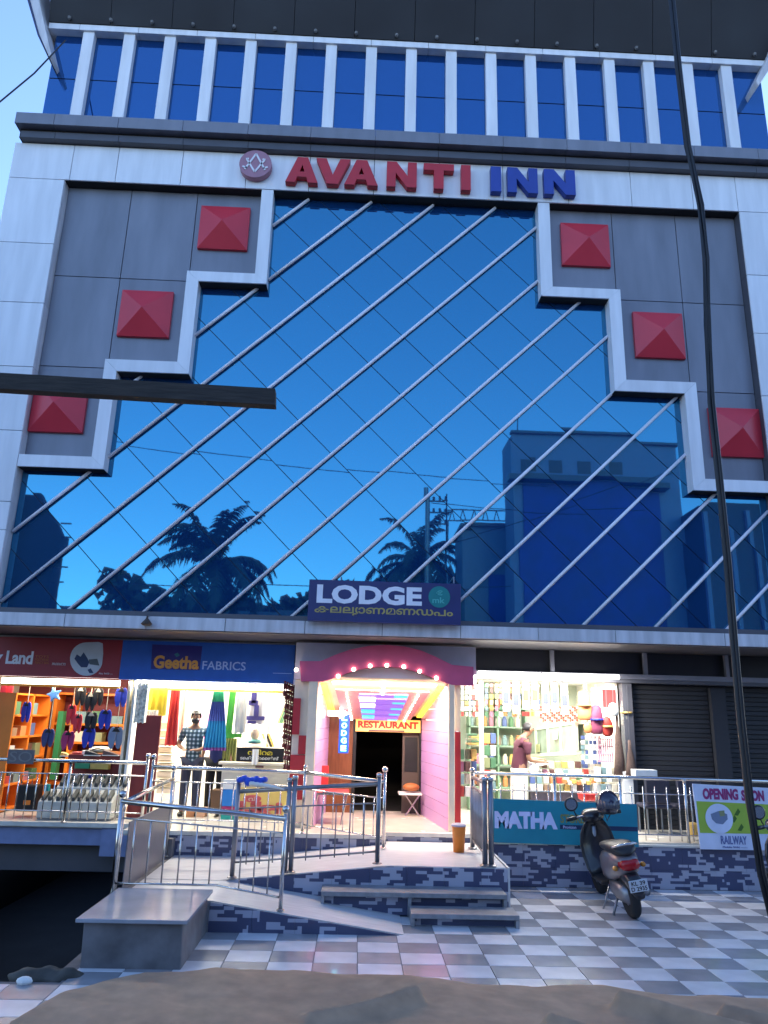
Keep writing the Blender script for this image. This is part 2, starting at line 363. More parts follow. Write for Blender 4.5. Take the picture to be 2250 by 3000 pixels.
rods = [(12.66 - 1.128 * n) * .9812 + .0420 for n in range(-1, 16)]; seams = [(0.23 + 1.143 * k) * .9812 + .0420 for k in range(-5, 16)]
for i in range(len(rods) - 1):
    for j in range(len(seams) - 1):
        c0, c1, d0, d1 = rods[i + 1], rods[i], seams[j], seams[j + 1]
        e = .009
        poly = [cross(c0 + e, d0 + e), cross(c0 + e, d1 - e), cross(c1 - e, d1 - e), cross(c1 - e, d0 + e)]
        pieces = []
        for sa, sb, zt in STRIPS:
            pc = poly
            for ax, lim, kl in ((0, sa, False), (0, sb, True), (1, 3.645, False), (1, zt, True)):
                pc = clip(pc, ax, lim, kl)
                if len(pc) < 3: break
            if len(pc) >= 3: pieces.append(pc)
        if not pieces: continue
        xs_ = [p[0] for q in pieces for p in q]; zs_ = [p[1] for q in pieces for p in q]
        if max(xs_) - min(xs_) < .06 or max(zs_) - min(zs_) < .06: continue
        cx, cz = sum(xs_) / len(xs_), sum(zs_) / len(zs_); pm = M()
        for pc in pieces:
            ar = sum(pc[k][0] * pc[(k + 1) % len(pc)][1] - pc[(k + 1) % len(pc)][0] * pc[k][1] for k in range(len(pc)))
            pm.prism(pc if ar > 0 else pc[::-1], GLASS_Y, GLASS_Y + .008)
        o = pm.build('glass_pane', M_GLASS, H)
        tx, tz = random.gauss(0, .0022), random.gauss(0, .0022)
        for v in o.data.vertices: v.co.y += tx * (v.co.x - cx) + tz * (v.co.z - cz)
def stair_clip(c):   # z range of rod: clip at frame outline
    ts = []; pts = []
    for k in range(0, 1301):
        x = -5.5 + 12.2 * k / 1300; z = c + K * x
        if z < 3.66 or z > 11.33: continue
        lim = 11.33
        if x < -4.16: lim = 5.97
        elif x < -2.97: lim = 7.68
        elif x < -1.80: lim = 9.45
        if x > 5.40: lim = 5.97
        elif x > 4.20: lim = 7.68
        elif x > 3.0: lim = 9.45
        if z < lim: pts.append((x, z)); 
    return pts
for c in rods:
    pts = stair_clip(c); run = []
    segs = []
    for p in pts:
        if run and p[0] - run[-1][0] > .02: segs.append(run); run = []
        run.append(p)
    if run: segs.append(run)
    for sgm in segs:
        a, b = sgm[0], sgm[-1]
        if math.hypot(a[0] - b[0], a[1] - b[1]) < .15: continue
        M().tube([(a[0], 11.485, a[1]), (b[0], 11.485, b[1])], .027, 10).build('diagonal_rod', M_ROD, H, smooth=True)
# ledge above the name band
ledge_x = [-6.45] + [W(px, 400, 11.05).x for px in (150, 340, 532, 725, 910, 1100, 1287, 1474, 1660, 1845, 2030, 2215)] + [8.3]
for a, b in zip(ledge_x[:-1], ledge_x[1:]):
    panel('ledge_panel', M_GREY, a, b, 12.30, 12.54, 11.05, .6, .003)
    panel('ledge_lower_panel', M_CHAR, a + (0.08 if a < -6.4 else 0), b, 12.105, 12.25, 11.17, .4, .003)
box('ledge_core', M_BROWN, -6.40, 8.3, 11.2, 12.4, 12.12, 12.52, H)
# top storey
box('top_backing', M_SEAM, -6.52, 7.95, 12.045, 12.1, 12.5, 15.4, H); box('top_wall', M_CHAR, -6.5, 7.93, 12.101, 30, 12.1, 15.5, H)
fx = [-5.93 + .812 * k for k in range(17)]; edges = [-6.52 - .0] + [x + .22 for x in fx]; rights = fx + [7.95]
for a, b in zip(edges, rights):
    box('glass_pane', M_GLASS2, a + .004, b - .004, 12.03, 12.04, 14.31, 15.38, H); box('glass_pane', M_GLASS2, a + .004, b - .004, 12.03, 12.04, 12.52, 14.285, H)
for x in fx: box('fin', M_WHITE, x, x + .22, 11.9, 12.029, 12.5, 15.36, H, bevel=.004)
bx_ = [-6.62] + [-6.0 + 1.17 * k for k in range(0, 12)] + [8.0]
for a, b in zip(bx_[:-1], bx_[1:]): box('head_beam_panel', M_WHITE, a + .004, b - .004, 11.86, 12.155, 15.362, 15.50, H, bevel=.003)
# roof: dark mansard band, ledge lines, side wings, corrugated edge
for k in range(12):
    a = -6.62 + 1.225 * k; b = a + 1.222
    M().hexa([(a + .004, 11.84, 15.505), (b - .004, 11.84, 15.505), (b - .004, 12.3, 15.505), (a + .004, 12.3, 15.505), (a + .004, 11.55, 17.02), (b - .004, 11.55, 17.02), (b - .004, 12.3, 17.02), (a + .004, 12.3, 17.02)]).build('mansard_panel', M_BROWN, H)
box('fascia', M_GREY, -7.3, 8.7, 11.50, 11.72, 17.03, 17.10, H); box('fascia', M_CHAR, -7.3, 8.7, 11.44, 11.6, 17.105, 17.20, H); box('fascia', M_GREY, -7.3, 8.7, 11.38, 11.5, 17.205, 17.30, H)
box('roof_core', M_BROWN, -6.6, 8.0, 12.31, 29, 15.51, 17.3, H)
def wing(px, y0, y1, m): return pxpoly('roof_wing', m, px, y0, y1 - y0, H)
wing([(143, 165), (150, 158), (134, 90), (112, -10), (95, -120), (70, -120), (88, 0), (115, 100)], 11.62, 12.9, M_WHITE2)
wing([(141, 167), (115, 102), (87, 0), (68, -120), (60, -120), (80, 0), (110, 103)], 11.60, 12.9, flat('navy_trim', (.03, .045, .12)))
wing([(2222, 250), (2215, 236), (2258, 150), (2290, 60), (2320, 60), (2275, 170)], 11.6, 12.9, M_WHITE2)
rf = M()
n = 150
for k in range(n):
    a = -7.05 + 15.7 * k / n; b = -7.05 + 15.7 * (k + 1) / n; za = .025 * math.sin(k * 1.57); zb = .025 * math.sin((k + 1) * 1.57)
    rf.add([(a, 11.3, 17.36 + za), (b, 11.3, 17.36 + zb), (b, 30, 18.4 + zb), (a, 30, 18.4 + za), (a, 11.3, 17.375 + za), (b, 11.3, 17.375 + zb), (b, 30, 18.415 + zb), (a, 30, 18.415 + za)],
           [(0, 3, 2, 1), (4, 5, 6, 7), (0, 1, 5, 4), (2, 3, 7, 6)])
rf.build('roof', mat('blue_roof_sheet', (0.03, 0.06, 0.30), 0.4, 0.2), H)
ML = mat('recessed_lamp_rim', (0.16, 0.15, 0.14), 0.4)
for x in [-6.2 + .82 * k for k in range(18)]: M().lathe((x, 11.79, 15.54), [(.03, 0), (.035, .05)], 10).build('downlight', ML, H)
# shop-front bulkhead beneath the slab
box('shop_bulkhead', M_DARK, -9.0, 8.0, 12.75, 13.0, 2.95, 3.415, H)
# hotel name: block letters
NB = thing('hotel_name_letters', 'raised red AVANTI and blue INN block letters on the white band', 'sign', (0, FY, 11.7))
M_LR = flat('letter_red', (0.50, 0.018, 0.03), .45); M_LB = flat('letter_blue', (0.018, 0.05, 0.30), .45)
L = {
 'A': [[(0, 0), (.30, 0), (.36, .22), (.64, .22), (.70, 0), (1, 0), (.66, 1), (.34, 1)], [(.42, .42), (.5, .70), (.58, .42)]],
 'V': [[(.34, 0), (.66, 0), (1, 1), (.70, 1), (.5, .36), (.30, 1), (0, 1)]],
 'N': [[(0, 0), (.30, 0), (.30, .56), (.68, 0), (1, 0), (1, 1), (.70, 1), (.70, .44), (.32, 1), (0, 1)]],
 'T': [[(.34, 0), (.66, 0), (.66, .74), (1, .74), (1, 1), (0, 1), (0, .74), (.34, .74)]],
 'I': [[(0, 0), (1, 0), (1, 1), (0, 1)]]}
def block(ch, x0, x1, z0, z1, y0, y1, m, parent):
    bm = bmesh.new(); loops = L[ch]; es = []
    off = wloc(parent)
    for lp in loops:
        vs = [bm.verts.new((x0 + u * (x1 - x0) - off.x, y0 - off.y, z0 + v * (z1 - z0) - off.z)) for u, v in lp]
        es += [bm.edges.new((vs[i], vs[(i + 1) % len(vs)])) for i in range(len(vs))]
    r = bmesh.ops.triangle_fill(bm, edges=es, use_beauty=True)
    fs = [f for f in r['geom'] if isinstance(f, bmesh.types.BMFace)]
    ex = bmesh.ops.extrude_face_region(bm, geom=fs)
    for v in ex['geom']:
        if isinstance(v, bmesh.types.BMVert): v.co.y += y1 - y0
    bmesh.ops.recalc_face_normals(bm, faces=bm.faces)
    me = bpy.data.meshes.new('letter'); bm.to_mesh(me); bm.free(); me.materials.append(m)
    o = bpy.data.objects.new('letter', me); COL.objects.link(o); o.parent = parent; return o
lz0, lz1 = W(1000, 540, FY - .12).z, W(1000, 467, FY - .12).z
for ch, a, b, m in (('A', 838, 933, M_LR), ('V', 925, 1026, M_LR), ('A', 1010, 1108, M_LR), ('N', 1133, 1221, M_LR), ('T', 1241, 1330, M_LR), ('I', 1351, 1379, M_LR),
                    ('I', 1438, 1468, M_LB), ('N', 1487, 1575, M_LB), ('N', 1594, 1685, M_LB)):
    py = 500 + (a - 900) * .05
    block(ch, W(a, py, FY - .12).x, W(b, py, FY - .12).x, lz0, lz1, FY - .13, FY - .012, m, NB)
c = W(749, 483, FY - .1); c.y = FY - .13
EM = thing('round_emblem', 'round dusky pink emblem with white interlaced A and V strokes left of the hotel name', 'emblem', c)
M().lathe((c.x, c.y, c.z), [(.29, 0), (.29, .12)], 40, 'y').build('disc', flat('emblem_pink', (0.36, 0.17, 0.22), .5), EM)
ew = M()
def stroke(m_, a, b, w, y0, y1):
    a = Vector(a); b = Vector(b); d = (b - a).normalized(); nn = Vector((-d.y, d.x)) * w / 2
    m_.prism([tuple(a - nn), tuple(b - nn), tuple(b + nn), tuple(a + nn)], y0, y1)
r_ = .29
for a, b in (((-.62, -.45), (0, .72)), ((0, .72), (.62, -.45)), ((-.55, .28), (0, -.62)), ((0, -.62), (.55, .28)), ((-.78, -.25), (-.5, -.35)), ((.5, -.35), (.78, -.22)), ((-.6, .3), (-.42, .34)), ((.42, .34), (.6, .3))):
    stroke(ew, (c.x + a[0] * r_, c.z + a[1] * r_), (c.x + b[0] * r_, c.z + b[1] * r_), .032, c.y - .012, c.y - .001)
ew.build('monogram', flat('emblem_white', (.75, .72, .75)), EM)
# LODGE board
LB = thing('lodge_board', 'dark blue LODGE board with yellow Malayalam line above the entrance', 'sign', W(1125, 1765, 11.12))
pxbox('board', flat('lodge_navy', (0.022, 0.026, 0.12), .35), 903, 1704, 1350, 1825, 11.12, .1, LB, bevel=.004)
pxtext('LODGE', 928, 1716, 1236, 1771, 11.119, flat('lodge_white', (.8, .8, .85)), LB, bold=.045, sp=1.02)
pxtext('കലലൃാണമണഡപം', 921, 1781, 1327, 1809, 11.119, flat('lodge_yellow', (.42, .33, .10)), LB, bold=.02)
c = W(1287, 1749, 11.119)
M().lathe((c.x, c.y - .006, c.z), [(.165, 0), (.165, .005)], 32, 'y').build('badge', flat('lodge_teal', (0.01, .22, .22)), LB)
pxtext('€', 1277, 1730, 1297, 1744, 11.112, flat('badge_mint', (.08, .42, .38)), LB, bold=.02); pxtext('mk', 1267, 1750, 1303, 1767, 11.112, MATS['badge_mint'], LB, bold=.02)
for px in (1000, 1330): 
    p = W(px, 1690, 11.2); M().tube([(p.x, 11.2, W(px, 1710, 11.2).z), (p.x, 11.24, W(px, 1690, 11.2).z), (p.x, 11.7, W(px, 1690, 11.2).z)], .012, 6).build('bracket', M_STEELD, LB)

# ================================================================== PLATFORMS, WALLS, RAMP
PZ = 0.60
def slabs(name, pts_boxes, m): 
    q = M()
    for b in pts_boxes: q.box(*b)
    return struct(q.build(name, m))
slabs('shop_floor', [(-9.0, -3.26, 12.12, 18, .52, PZ), (-3.26, .5, 11.53, 18, .52, PZ), (.5, 1.97, 11.83, 18, .52, PZ), (1.97, 9.0, 11.33, 18, .52, PZ)], mat('cream_floor_tile', (.60, .56, .48), .25, 0, .05, 3.))
nose = M(); nose.box(-9.0, -3.26, 12.06, 12.119, .54, PZ + .002); nose.box(-3.255, .5, 11.47, 11.529, .55, PZ + .002); nose.box(.5, 1.97, 11.77, 11.829, .55, PZ + .002); nose.box(1.97, 9.0, 11.27, 11.329, .555, PZ - .02)
struct(nose.build('floor_nosing', mat('pale_edge_stone', (.62, .58, .50), .3)))
eb = struct(box('edge_beam', mat('blue_grey_paint', (.20, .24, .40), .6), -9, -3.26, 12.14, 12.35, .28, .54)); box('beam_haunch', MATS['blue_grey_paint'], -3.75, -3.2, 12.09, 12.139, .14, .54, eb)
slabs('lower_beam', [(-9, -3.2, 12.36, 12.6, -.12, .30)], M_CHAR)
slabs('under_slab', [(-9, -3.2, 12.6, 18, -.12, .50)], M_DARK)
# patterned riser walls: each big printed tile is a piece
def camo_wall(name, x0, x1, y, z0, z1, tw=.46, th=.31):
    base = struct(box(name, M_CONC, x0, x1, y + .012, y + .2, z0, z1))
    x = x0
    while x < x1 - .01:
        xe = min(x + tw, x1); z = z1
        while z > z0 + .01:
            zb = max(z - th, z0)
            box('printed_tile', M_CAMO, x + .0015, xe - .0015, y, y + .011, zb + .0015, z - .0015, base)
            z = zb
        x = xe
    return base
camo_wall('riser_wall', -3.0, .5, 11.49, 0.0, .548); camo_wall('riser_wall', .5, 1.96, 11.79, 0.4, .548, .46, .15); camo_wall('plinth_wall', 1.98, 8.6, 11.3, 0, .552)
# rear ramp + entrance landing (front face patterned)
def zr(x): return .28 + (.48 - .28) * max(0, min(1, (x + 1.6) / (.47 + 1.6)))
rr = M().hexa([(-2.5, 9.93, -.02), (-1.6, 9.93, -.02), (-1.6, 11.485, -.02), (-2.5, 11.485, -.02), (-2.5, 9.93, .28), (-1.6, 9.93, .28), (-1.6, 11.485, .28), (-2.5, 11.485, .28)])
rr.hexa([(-1.6, 9.93, -.02), (.47, 9.93, -.02), (.47, 11.485, -.02), (-1.6, 11.485, -.02), (-1.6, 9.93, .28), (.47, 9.93, .48), (.47, 11.485, .48), (-1.6, 11.485, .28)])
rr.box(.47, 1.93, 9.93, 11.785, -.02, .48)
struct(rr.build('entrance_ramp', M_GRAN))
wf = struct(M().prism([(-1.6, 0), (1.95, 0), (1.95, .47), (.47, .47), (-1.6, .27)], 9.915, 9.928).build('ramp_front_wall', M_CONC))
x = -1.6
while x < 1.94:
    xe = min(x + .46, 1.95); zb = 0.0
    zl, zh = zr(x) - .008, zr(xe) - .008
    if x < .47 < xe: pts = [(x + .0015, 0), (xe - .0015, 0), (xe - .0015, .472), (.47, .472), (x + .0015, zl)]
    else: pts = [(x + .0015, 0), (xe - .0015, 0), (xe - .0015, zh), (x + .0015, zl)]
    M().prism(pts, 9.90, 9.914).build('printed_tile', M_CAMO, wf); x = xe
struct(box('ramp_cheek', mat('pale_edge', (.5, .5, .5), .5), 1.951, 1.975, 9.9, 11.29, 0, .485))
# front ramp
fr = M().hexa([(-2.5, 8.81, -.02), (-1.5, 8.81, -.02), (-1.5, 9.9, -.02), (-2.5, 9.9, -.02), (-2.5, 8.81, .28), (-1.5, 8.81, .30), (-1.5, 9.898, .28), (-2.5, 9.898, .28)])
fr.hexa([(-1.5, 8.81, -.02), (.6, 8.81, -.02), (.6, 9.9, -.02), (-1.5, 9.9, -.02), (-1.5, 8.81, .30), (.6, 8.81, .004), (.6, 9.898, .004), (-1.5, 9.898, .28)])
struct(fr.build('front_ramp', M_GRAN))
ff = struct(M().prism([(-1.49, 0), (.55, 0), (-1.49, .285)], 8.80, 8.809).build('front_ramp_wall', M_CONC))
x = -1.49
while x < .5:
    xe = min(x + .46, .55); zl = .288 * (.55 - x) / 2.04; zh = .288 * (.55 - xe) / 2.04
    pts = [(x + .0015, 0), (xe - .0015, 0), (xe - .0015, zh), (x + .0015, zl)] if zh > .01 else [(x + .0015, 0), (xe - .0015, 0), (x + .0015, zl)]
    M().prism(pts, 8.785, 8.799).build('printed_tile', M_CAMO, ff); x = xe
# side retaining wall over the driveway
slabs('retaining_wall', [(-2.62, -2.505, 8.83, 11.3, -2.85, .27), (-3.02, -2.51, 11.31, 12.1, -2.85, .52)], M_CONC)
# concrete block with polished top
CB = thing('concrete_block', 'rough grey concrete block with polished slab top at the ramp corner', 'plinth', (-1.96, 8.1, 0))
M().hexa([(-2.40, 7.58, -.06), (-1.50, 7.58, -.06), (-1.50, 8.79, -.06), (-2.40, 8.79, -.06), (-2.42, 7.60, .375), (-1.52, 7.60, .375), (-1.52, 8.79, .375), (-2.42, 8.79, .375)]).build('body', M_CONC, CB, bevel=.008)
M().box(-2.48, -1.47, 7.54, 8.80, .377, .41).build('top_slab', M_SLAB, CB, bevel=.004)
box('foot_wall', M_CONC, -2.62, -2.42, 7.3, 8.8, -2.8, -.065, CB)
# entrance steps: granite treads on open granite legs
def steps(label, x0, x1, y0, y1, z0, z1, legs):
    t = thing('granite_step', label, 'step', ((x0 + x1) / 2, (y0 + y1) / 2, z0), 'dark granite steps at the entrance')
    box('tread', M_STEPS, x0, x1, y0, y1, z1 - .05, z1, t, bevel=.004)
    for a in legs: box('leg', M_STEPS, a, a + .04, y0 + .01, y1 - .01, z0, z1 - .051, t)
    box('riser', M_CAMO, x0 + .02, x1 - .02, y0 + .10, y0 + .115, z0, z1 - .051, t)
    return t
steps('upper dark granite step, the long one against the patterned ramp wall', -.33, 1.86, 9.5, 9.895, 0.006, .265, (-.33, .69, 1.82))
steps('lower dark granite step resting on the checkered tiles', .70, 1.92, 9.12, 9.495, 0.001, .135, (.70, 1.88))

# ================================================================== SHOP SHELLS
M_LIT = mat('lit_tube', (.9, .9, .9), .5, 0, 0, emit=(1, .98, .93), estr=3.0)
M_MAROON = flat('maroon_panel', (.17, .02, .02), .5); M_ORANGE = flat('orange_laminate', (.75, .20, .02), .4); M_LILAC = mat('lilac_panel', (.50, .30, .54), .35, 0, .05, 2.)
def area(name, loc, sx, sy, e, col, rot=(0, 0, 0)):
    l = bpy.data.lights.new(name, 'AREA'); l.shape = 'RECTANGLE'; l.size = sx; l.size_y = sy; l.energy = e; l.color = col
    o = bpy.data.objects.new(name, l); COL.objects.link(o); o.location = loc; o.rotation_euler = rot; return o
WARMW = (1.0, .93, .80)
area('shop_tube_light', (-4.7, 13.3, 2.95), 1.6, .5, 22, WARMW); area('shop_tube_light', (-2.4, 13.6, 2.95), 2.0, .6, 55, WARMW)
area('shop_tube_light', (3.2, 13.3, 2.85), 1.9, .5, 46, (1, .97, .9)); area('shop_tube_light', (-2.6, 12.75, 2.7), 2.4, .1, 24, WARMW, (math.radians(-20), 0, 0)); area('shop_tube_light', (3.1, 12.1, 2.93), 2.3, .08, 42, (1, .97, .92), (math.radians(20), 0, 0))
area('porch_light', (.45, 12.6, 2.55), 1.2, .6, 6, (1, .78, .52)); area('porch_light', (.45, 13.4, 2.2), .7, .6, 4, (.95, .70, .85)); area('porch_light', (.45, 12.0, 2.72), 1.6, .1, 27, (1, .76, .52), (math.radians(35), 0, 0))
def shell(name, x0, x1, y0, y1, z1, wall, back, ceil):
    s = struct(box(name, back, x0, x1, y1, y1 + .08, PZ, z1)); box('side_wall', wall, x0, x0 + .04, y0, y1 - .001, PZ, z1, s); box('side_wall', wall, x1 - .04, x1, y0, y1 - .001, PZ, z1, s); box('shop_ceiling', ceil, x0, x1, y0, y1, z1 + .001, z1 + .04, s); return s
shell('shoe_shop_wall', -6.6, -3.75, 12.72, 15.0, 3.0, M_CREAM, M_MAROON, M_WALLW)
shell('fabric_shop_wall', -3.70, -1.02, 12.72, 15.4, 3.05, M_WALLW, M_WALLW, M_WALLW)
shell('general_store_wall', 1.68, 4.5, 12.72, 15.2, 2.95, M_WALLW, flat('pale_green_wall', (.45, .52, .42)), M_WALLW)
# sign boards
SB = thing('shoe_shop_board', 'dark red shop board with y Land lettering and a white leaf-shaped picture', 'sign', (-5.6, 12.6, 3.05))
box('board', flat('board_red', (.30, .022, .035), .4), -8.6, -3.93, 12.60, 12.68, 2.745, 3.375, SB, bevel=.003)
box('board_frame', M_STEELD, -8.6, -3.93, 12.59, 12.68, 3.378, 3.40, SB)
M_PALE = flat('print_pale', (.75, .75, .82), .5); M_OPR = flat('print_orange', (.50, .14, .03), .5)
pxtext('y', -16, 1917, 7, 1945, 12.598, M_PALE, SB, bold=.03); pxtext('Land', 18, 1907, 97, 1946, 12.598, M_PALE, SB, bold=.03, sp=.95)
for k in range(3): pxtext(('TOYS', 'FOOTWEAR', 'FANCY BAG')[k], 103, 1920 + k * 9, 143, 1927 + k * 9, 12.598, M_OPR, SB)
pxtext('PRODUCTS', 153, 1942, 192, 1949, 12.598, M_PALE, SB); pxtext('Mob: 94470 ----', 290, 1971, 330, 1976, 12.598, M_PALE, SB)
leaf = [(205 + 48 + 48 * math.cos(a), 1931 - 49 * math.sin(a)) for a in [math.radians(d) for d in range(90, 350, 12)]] + [(302, 1915), (301, 1885), (290, 1881)]
pxpoly('leaf_picture', flat('leaf_white', (.55, .62, .72), .5), leaf, 12.594, .005, SB)
pxpoly('picture_print', flat('leaf_navy', (.03, .06, .16)), [(218, 1930), (225, 1917), (236, 1924), (245, 1911), (256, 1928), (262, 1940), (255, 1955), (238, 1955), (228, 1944)], 12.591, .002, SB)
pxpoly('picture_print', flat('leaf_grey', (.10, .13, .16)), [(260, 1932), (285, 1930), (291, 1950), (276, 1948), (262, 1946)], 12.591, .002, SB)
pxpoly('picture_print', MATS['leaf_navy'], [(256, 1962), (266, 1958), (274, 1972), (262, 1972)], 12.591, .002, SB)
GB = thing('fabric_shop_board', 'bright blue shop board reading Geetha FABRICS', 'sign', (-2.5, 12.6, 3.05))
box('board', flat('board_blue', (.018, .11, .52), .4), -3.925, -1.05, 12.60, 12.68, 2.735, 3.375, GB, bevel=.003); box('board_frame', M_STEELD, -3.925, -1.05, 12.59, 12.68, 3.378, 3.40, GB)
pxpoly('dark_panel', flat('board_navy', (.025, .02, .20), .4), [(446, 1888), (593, 1893), (585, 1964), (442, 1960)], 12.596, .003, GB)
pxtext('Geetha', 450, 1921, 583, 1960, 12.593, flat('print_gold', (.70, .34, .08)), GB, bold=.035); pxtext('FABRICS', 593, 1938, 720, 1963, 12.597, flat('print_sky', (.40, .55, .90)), GB, bold=.01)
pxpoly('small_flower', flat('print_green', (.03, .16, .22)), [(510, 1917), (520, 1912), (527, 1920), (517, 1925)], 12.593, .003, GB)
box('thin_line', MATS['print_sky'], W(800, 1966, 12.6).x, W(855, 1966, 12.6).x, 12.596, 12.5995, 2.90, 2.908, GB)
# light boxes under the boards
for lab, a, b in (('long lit strip under the red shop board', -5.9, -3.96), ('long lit strip under the blue fabric board', -3.6, -1.1)):
    t = thing('strip_light', lab, 'light', ((a + b) / 2, 12.8, 2.68)); box('diffuser', M_LIT, a, b, 12.78, 12.83, 2.63, 2.72, t); box('rim', flat('yellow_trim', (.8, .42, .03), .4), a, b, 12.77, 12.84, 2.59, 2.627, t)

# ---------------- helpers for goods
def drape(name, label, cat, px0, px1, py0, py1, y, m, folds=4, amp=.02, taper=1.0, group=None, parent=None, sway=0):
    a = W((px0 + px1) / 2, py0, y); b = W((px0 + px1) / 2, py1, y); l = W(px0, (py0 + py1) / 2, y).x; r = W(px1, (py0 + py1) / 2, y).x
    nx, nz = folds * 6, 6; vs = []; c = (l + r) / 2
    for back_ in (0, 1):
        for j in range(nz + 1):
            v = j / nz; w = (taper + (1 - taper) * v) * (r - l) / 2
            for i in range(nx + 1):
                u = i / nx; vs.append((c + (2 * u - 1) * w + sway * v, y + amp * math.sin(u * folds * 2 * math.pi + 1.3 * v) + back_ * .008, a.z + (b.z - a.z) * v - (.01 * math.sin(u * folds * 6) if j == nz else 0)))
    n = (nx + 1) * (nz + 1); fs = []
    for j in range(nz):
        for i in range(nx):
            q = j * (nx + 1) + i; fs.append((q, q + nx + 1, q + nx + 2, q + 1)); fs.append((n + q, n + q + 1, n + q + nx + 2, n + q + nx + 1))
    return M().add(vs, fs).build(name, m, parent, True, label=label, cat=cat, group=group)
def goods(name, label, cat, px0, py0, px1, py1, y, d, m, group=None, parent=None, bevel=.004):
    return pxbox(name, m, px0, py0, px1, py1, y, d, parent, bevel, label=label, cat=cat, group=group)
ORD = ['first', 'second', 'third', 'fourth', 'fifth', 'sixth', 'seventh', 'eighth', 'ninth', 'tenth', 'eleventh', 'twelfth']
PALN = ['red', 'mustard', 'cream', 'green', 'blue', 'white', 'pink', 'orange', 'olive', 'teal', 'brown', 'dark brown']
PAL = [flat('pack_%d' % i, c, .4) for i, c in enumerate([(.45, .06, .05), (.58, .38, .10), (.62, .56, .42), (.08, .18, .09), (.09, .13, .28), (.66, .64, .58), (.42, .18, .24), (.55, .22, .08), (.26, .28, .14), (.18, .28, .28), (.28, .18, .11), (.12, .06, .05)])]

# ---------------- shoe and toy shop
SH = thing('orange_shelf_unit', 'tall orange shelf unit along the left wall of the shoe shop', 'shelf', (-5.7, 13.6, PZ))
xs0 = -5.95
for yy in (12.85, 13.55, 14.3): box('upright', M_ORANGE, xs0, xs0 + .30, yy, yy + .05, PZ, 2.48, SH)
for i, zz in enumerate((.62, 1.0, 1.4, 1.75, 2.1, 2.45)): box('shelf', M_ORANGE, xs0, xs0 + .30, 12.9, 14.3, zz, zz + .03, SH)
box('back_panel', flat('orange_shade', (.45, .12, .03)), xs0 - .02, xs0 - .001, 12.85, 14.35, PZ, 2.48, SH)
for i in range(14):
    zz = (1.031, 1.431, 1.781, 2.131)[i % 4]; yy = 12.95 + (i // 4) * .35
    c_ = (i * 5 + i // 4) % 12
    box('shoe_box', PAL[c_], xs0 + .04, xs0 + .26, yy, yy + .22, zz, zz + random.uniform(.1, .22), label='%s shoe box on the %s left-wall orange shelf, %s from the front' % (PALN[c_], ORD[i % 4], ORD[i // 4]), cat='box', group='boxes on the left orange shelves')
SB2 = thing('orange_back_shelf', 'wide orange shelf unit on the maroon rear wall of the shoe shop', 'shelf', (-4.9, 14.6, PZ))
for px in (150, 205, 362): 
    p = W(px, 2150, 14.55); box('upright', M_ORANGE, p.x - .03, p.x + .03, 14.55, 14.95, PZ, 2.55, SB2)
for zz in (.9, 1.3, 1.62, 1.95, 2.5): box('shelf', M_ORANGE, W(150, 2150, 14.55).x, W(362, 2150, 14.55).x, 14.56, 14.94, zz, zz + .04, SB2)
for i in range(16):
    zz = (.941, 1.341, 1.661, 1.991)[i % 4]; xx = -5.35 + (i // 4) * .38
    c_ = (i * 7 + i // 4 * 2) % 12
    box('shoe_box', PAL[c_], xx, xx + random.uniform(.18, .3), 14.6, 14.85, zz, zz + random.uniform(.12, .26), label='%s box on the %s rear orange shelf, %s from the left' % (PALN[c_], ORD[i % 4], ORD[i // 4]), cat='box', group='boxes on the rear orange shelves')
box('roller_box', flat('deep_green', (.02, .18, .06)), W(172, 2100, 14.4).x, W(188, 2100, 14.4).x, 14.35, 14.5, 1.0, 2.2, label='tall green roll standing among the orange shelves', cat='roll')
def packet(px, py, hw, hh, m, lab, y=13.0, tilt=0):
    c = W(px, py, y); s = (y / 12.0) * 5.55e-3
    w, h = hw * s, hh * s
    t = thing('slipper_packet', lab, 'slippers', tuple(c), 'slipper packets hanging in the shoe shop')
    for k in (-1, 1):
        M().lathe((c.x + k * w * .45, c.y, c.z), [(.001, -.02), (1, -.015), (1, .012), (.6, .02)], 4, 'y') if 0 else None
        pr = [(c.x + k * w * .42 + w * .52 * math.cos(a) * (1.0 if math.sin(a) > 0 else .85), c.z + h * math.sin(a)) for a in [math.radians(d) for d in range(0, 360, 30)]]
        M().prism(pr, c.y - .02 + .012 * k, c.y + .01 + .012 * k).build('slipper', m, t, bevel=.004)
    M().tube([(c.x, c.y, c.z + h), (c.x, c.y, 2.62)], .006, 4).build('hanging_cord', M_CREAM, t)
    M().prism([(c.x - w * .5, c.z + h * .55), (c.x + w * .5, c.z + h * .55), (c.x, c.z + h * 1.05)], c.y - .035, c.y - .03).build('strap', M_BLACK if m is not MATS.get('slip_black') else PAL[2], t)
S_BLUE = flat('slip_blue', (.015, .04, .42)); S_BLACK = flat('slip_black', (.012, .012, .016)); S_RED = flat('slip_red', (.6, .03, .05)); S_MAG = flat('slip_magenta', (.35, .02, .12)); S_GREY = flat('slip_grey', (.15, .22, .36)); S_NAVY = flat('slip_navy', (.03, .05, .16))
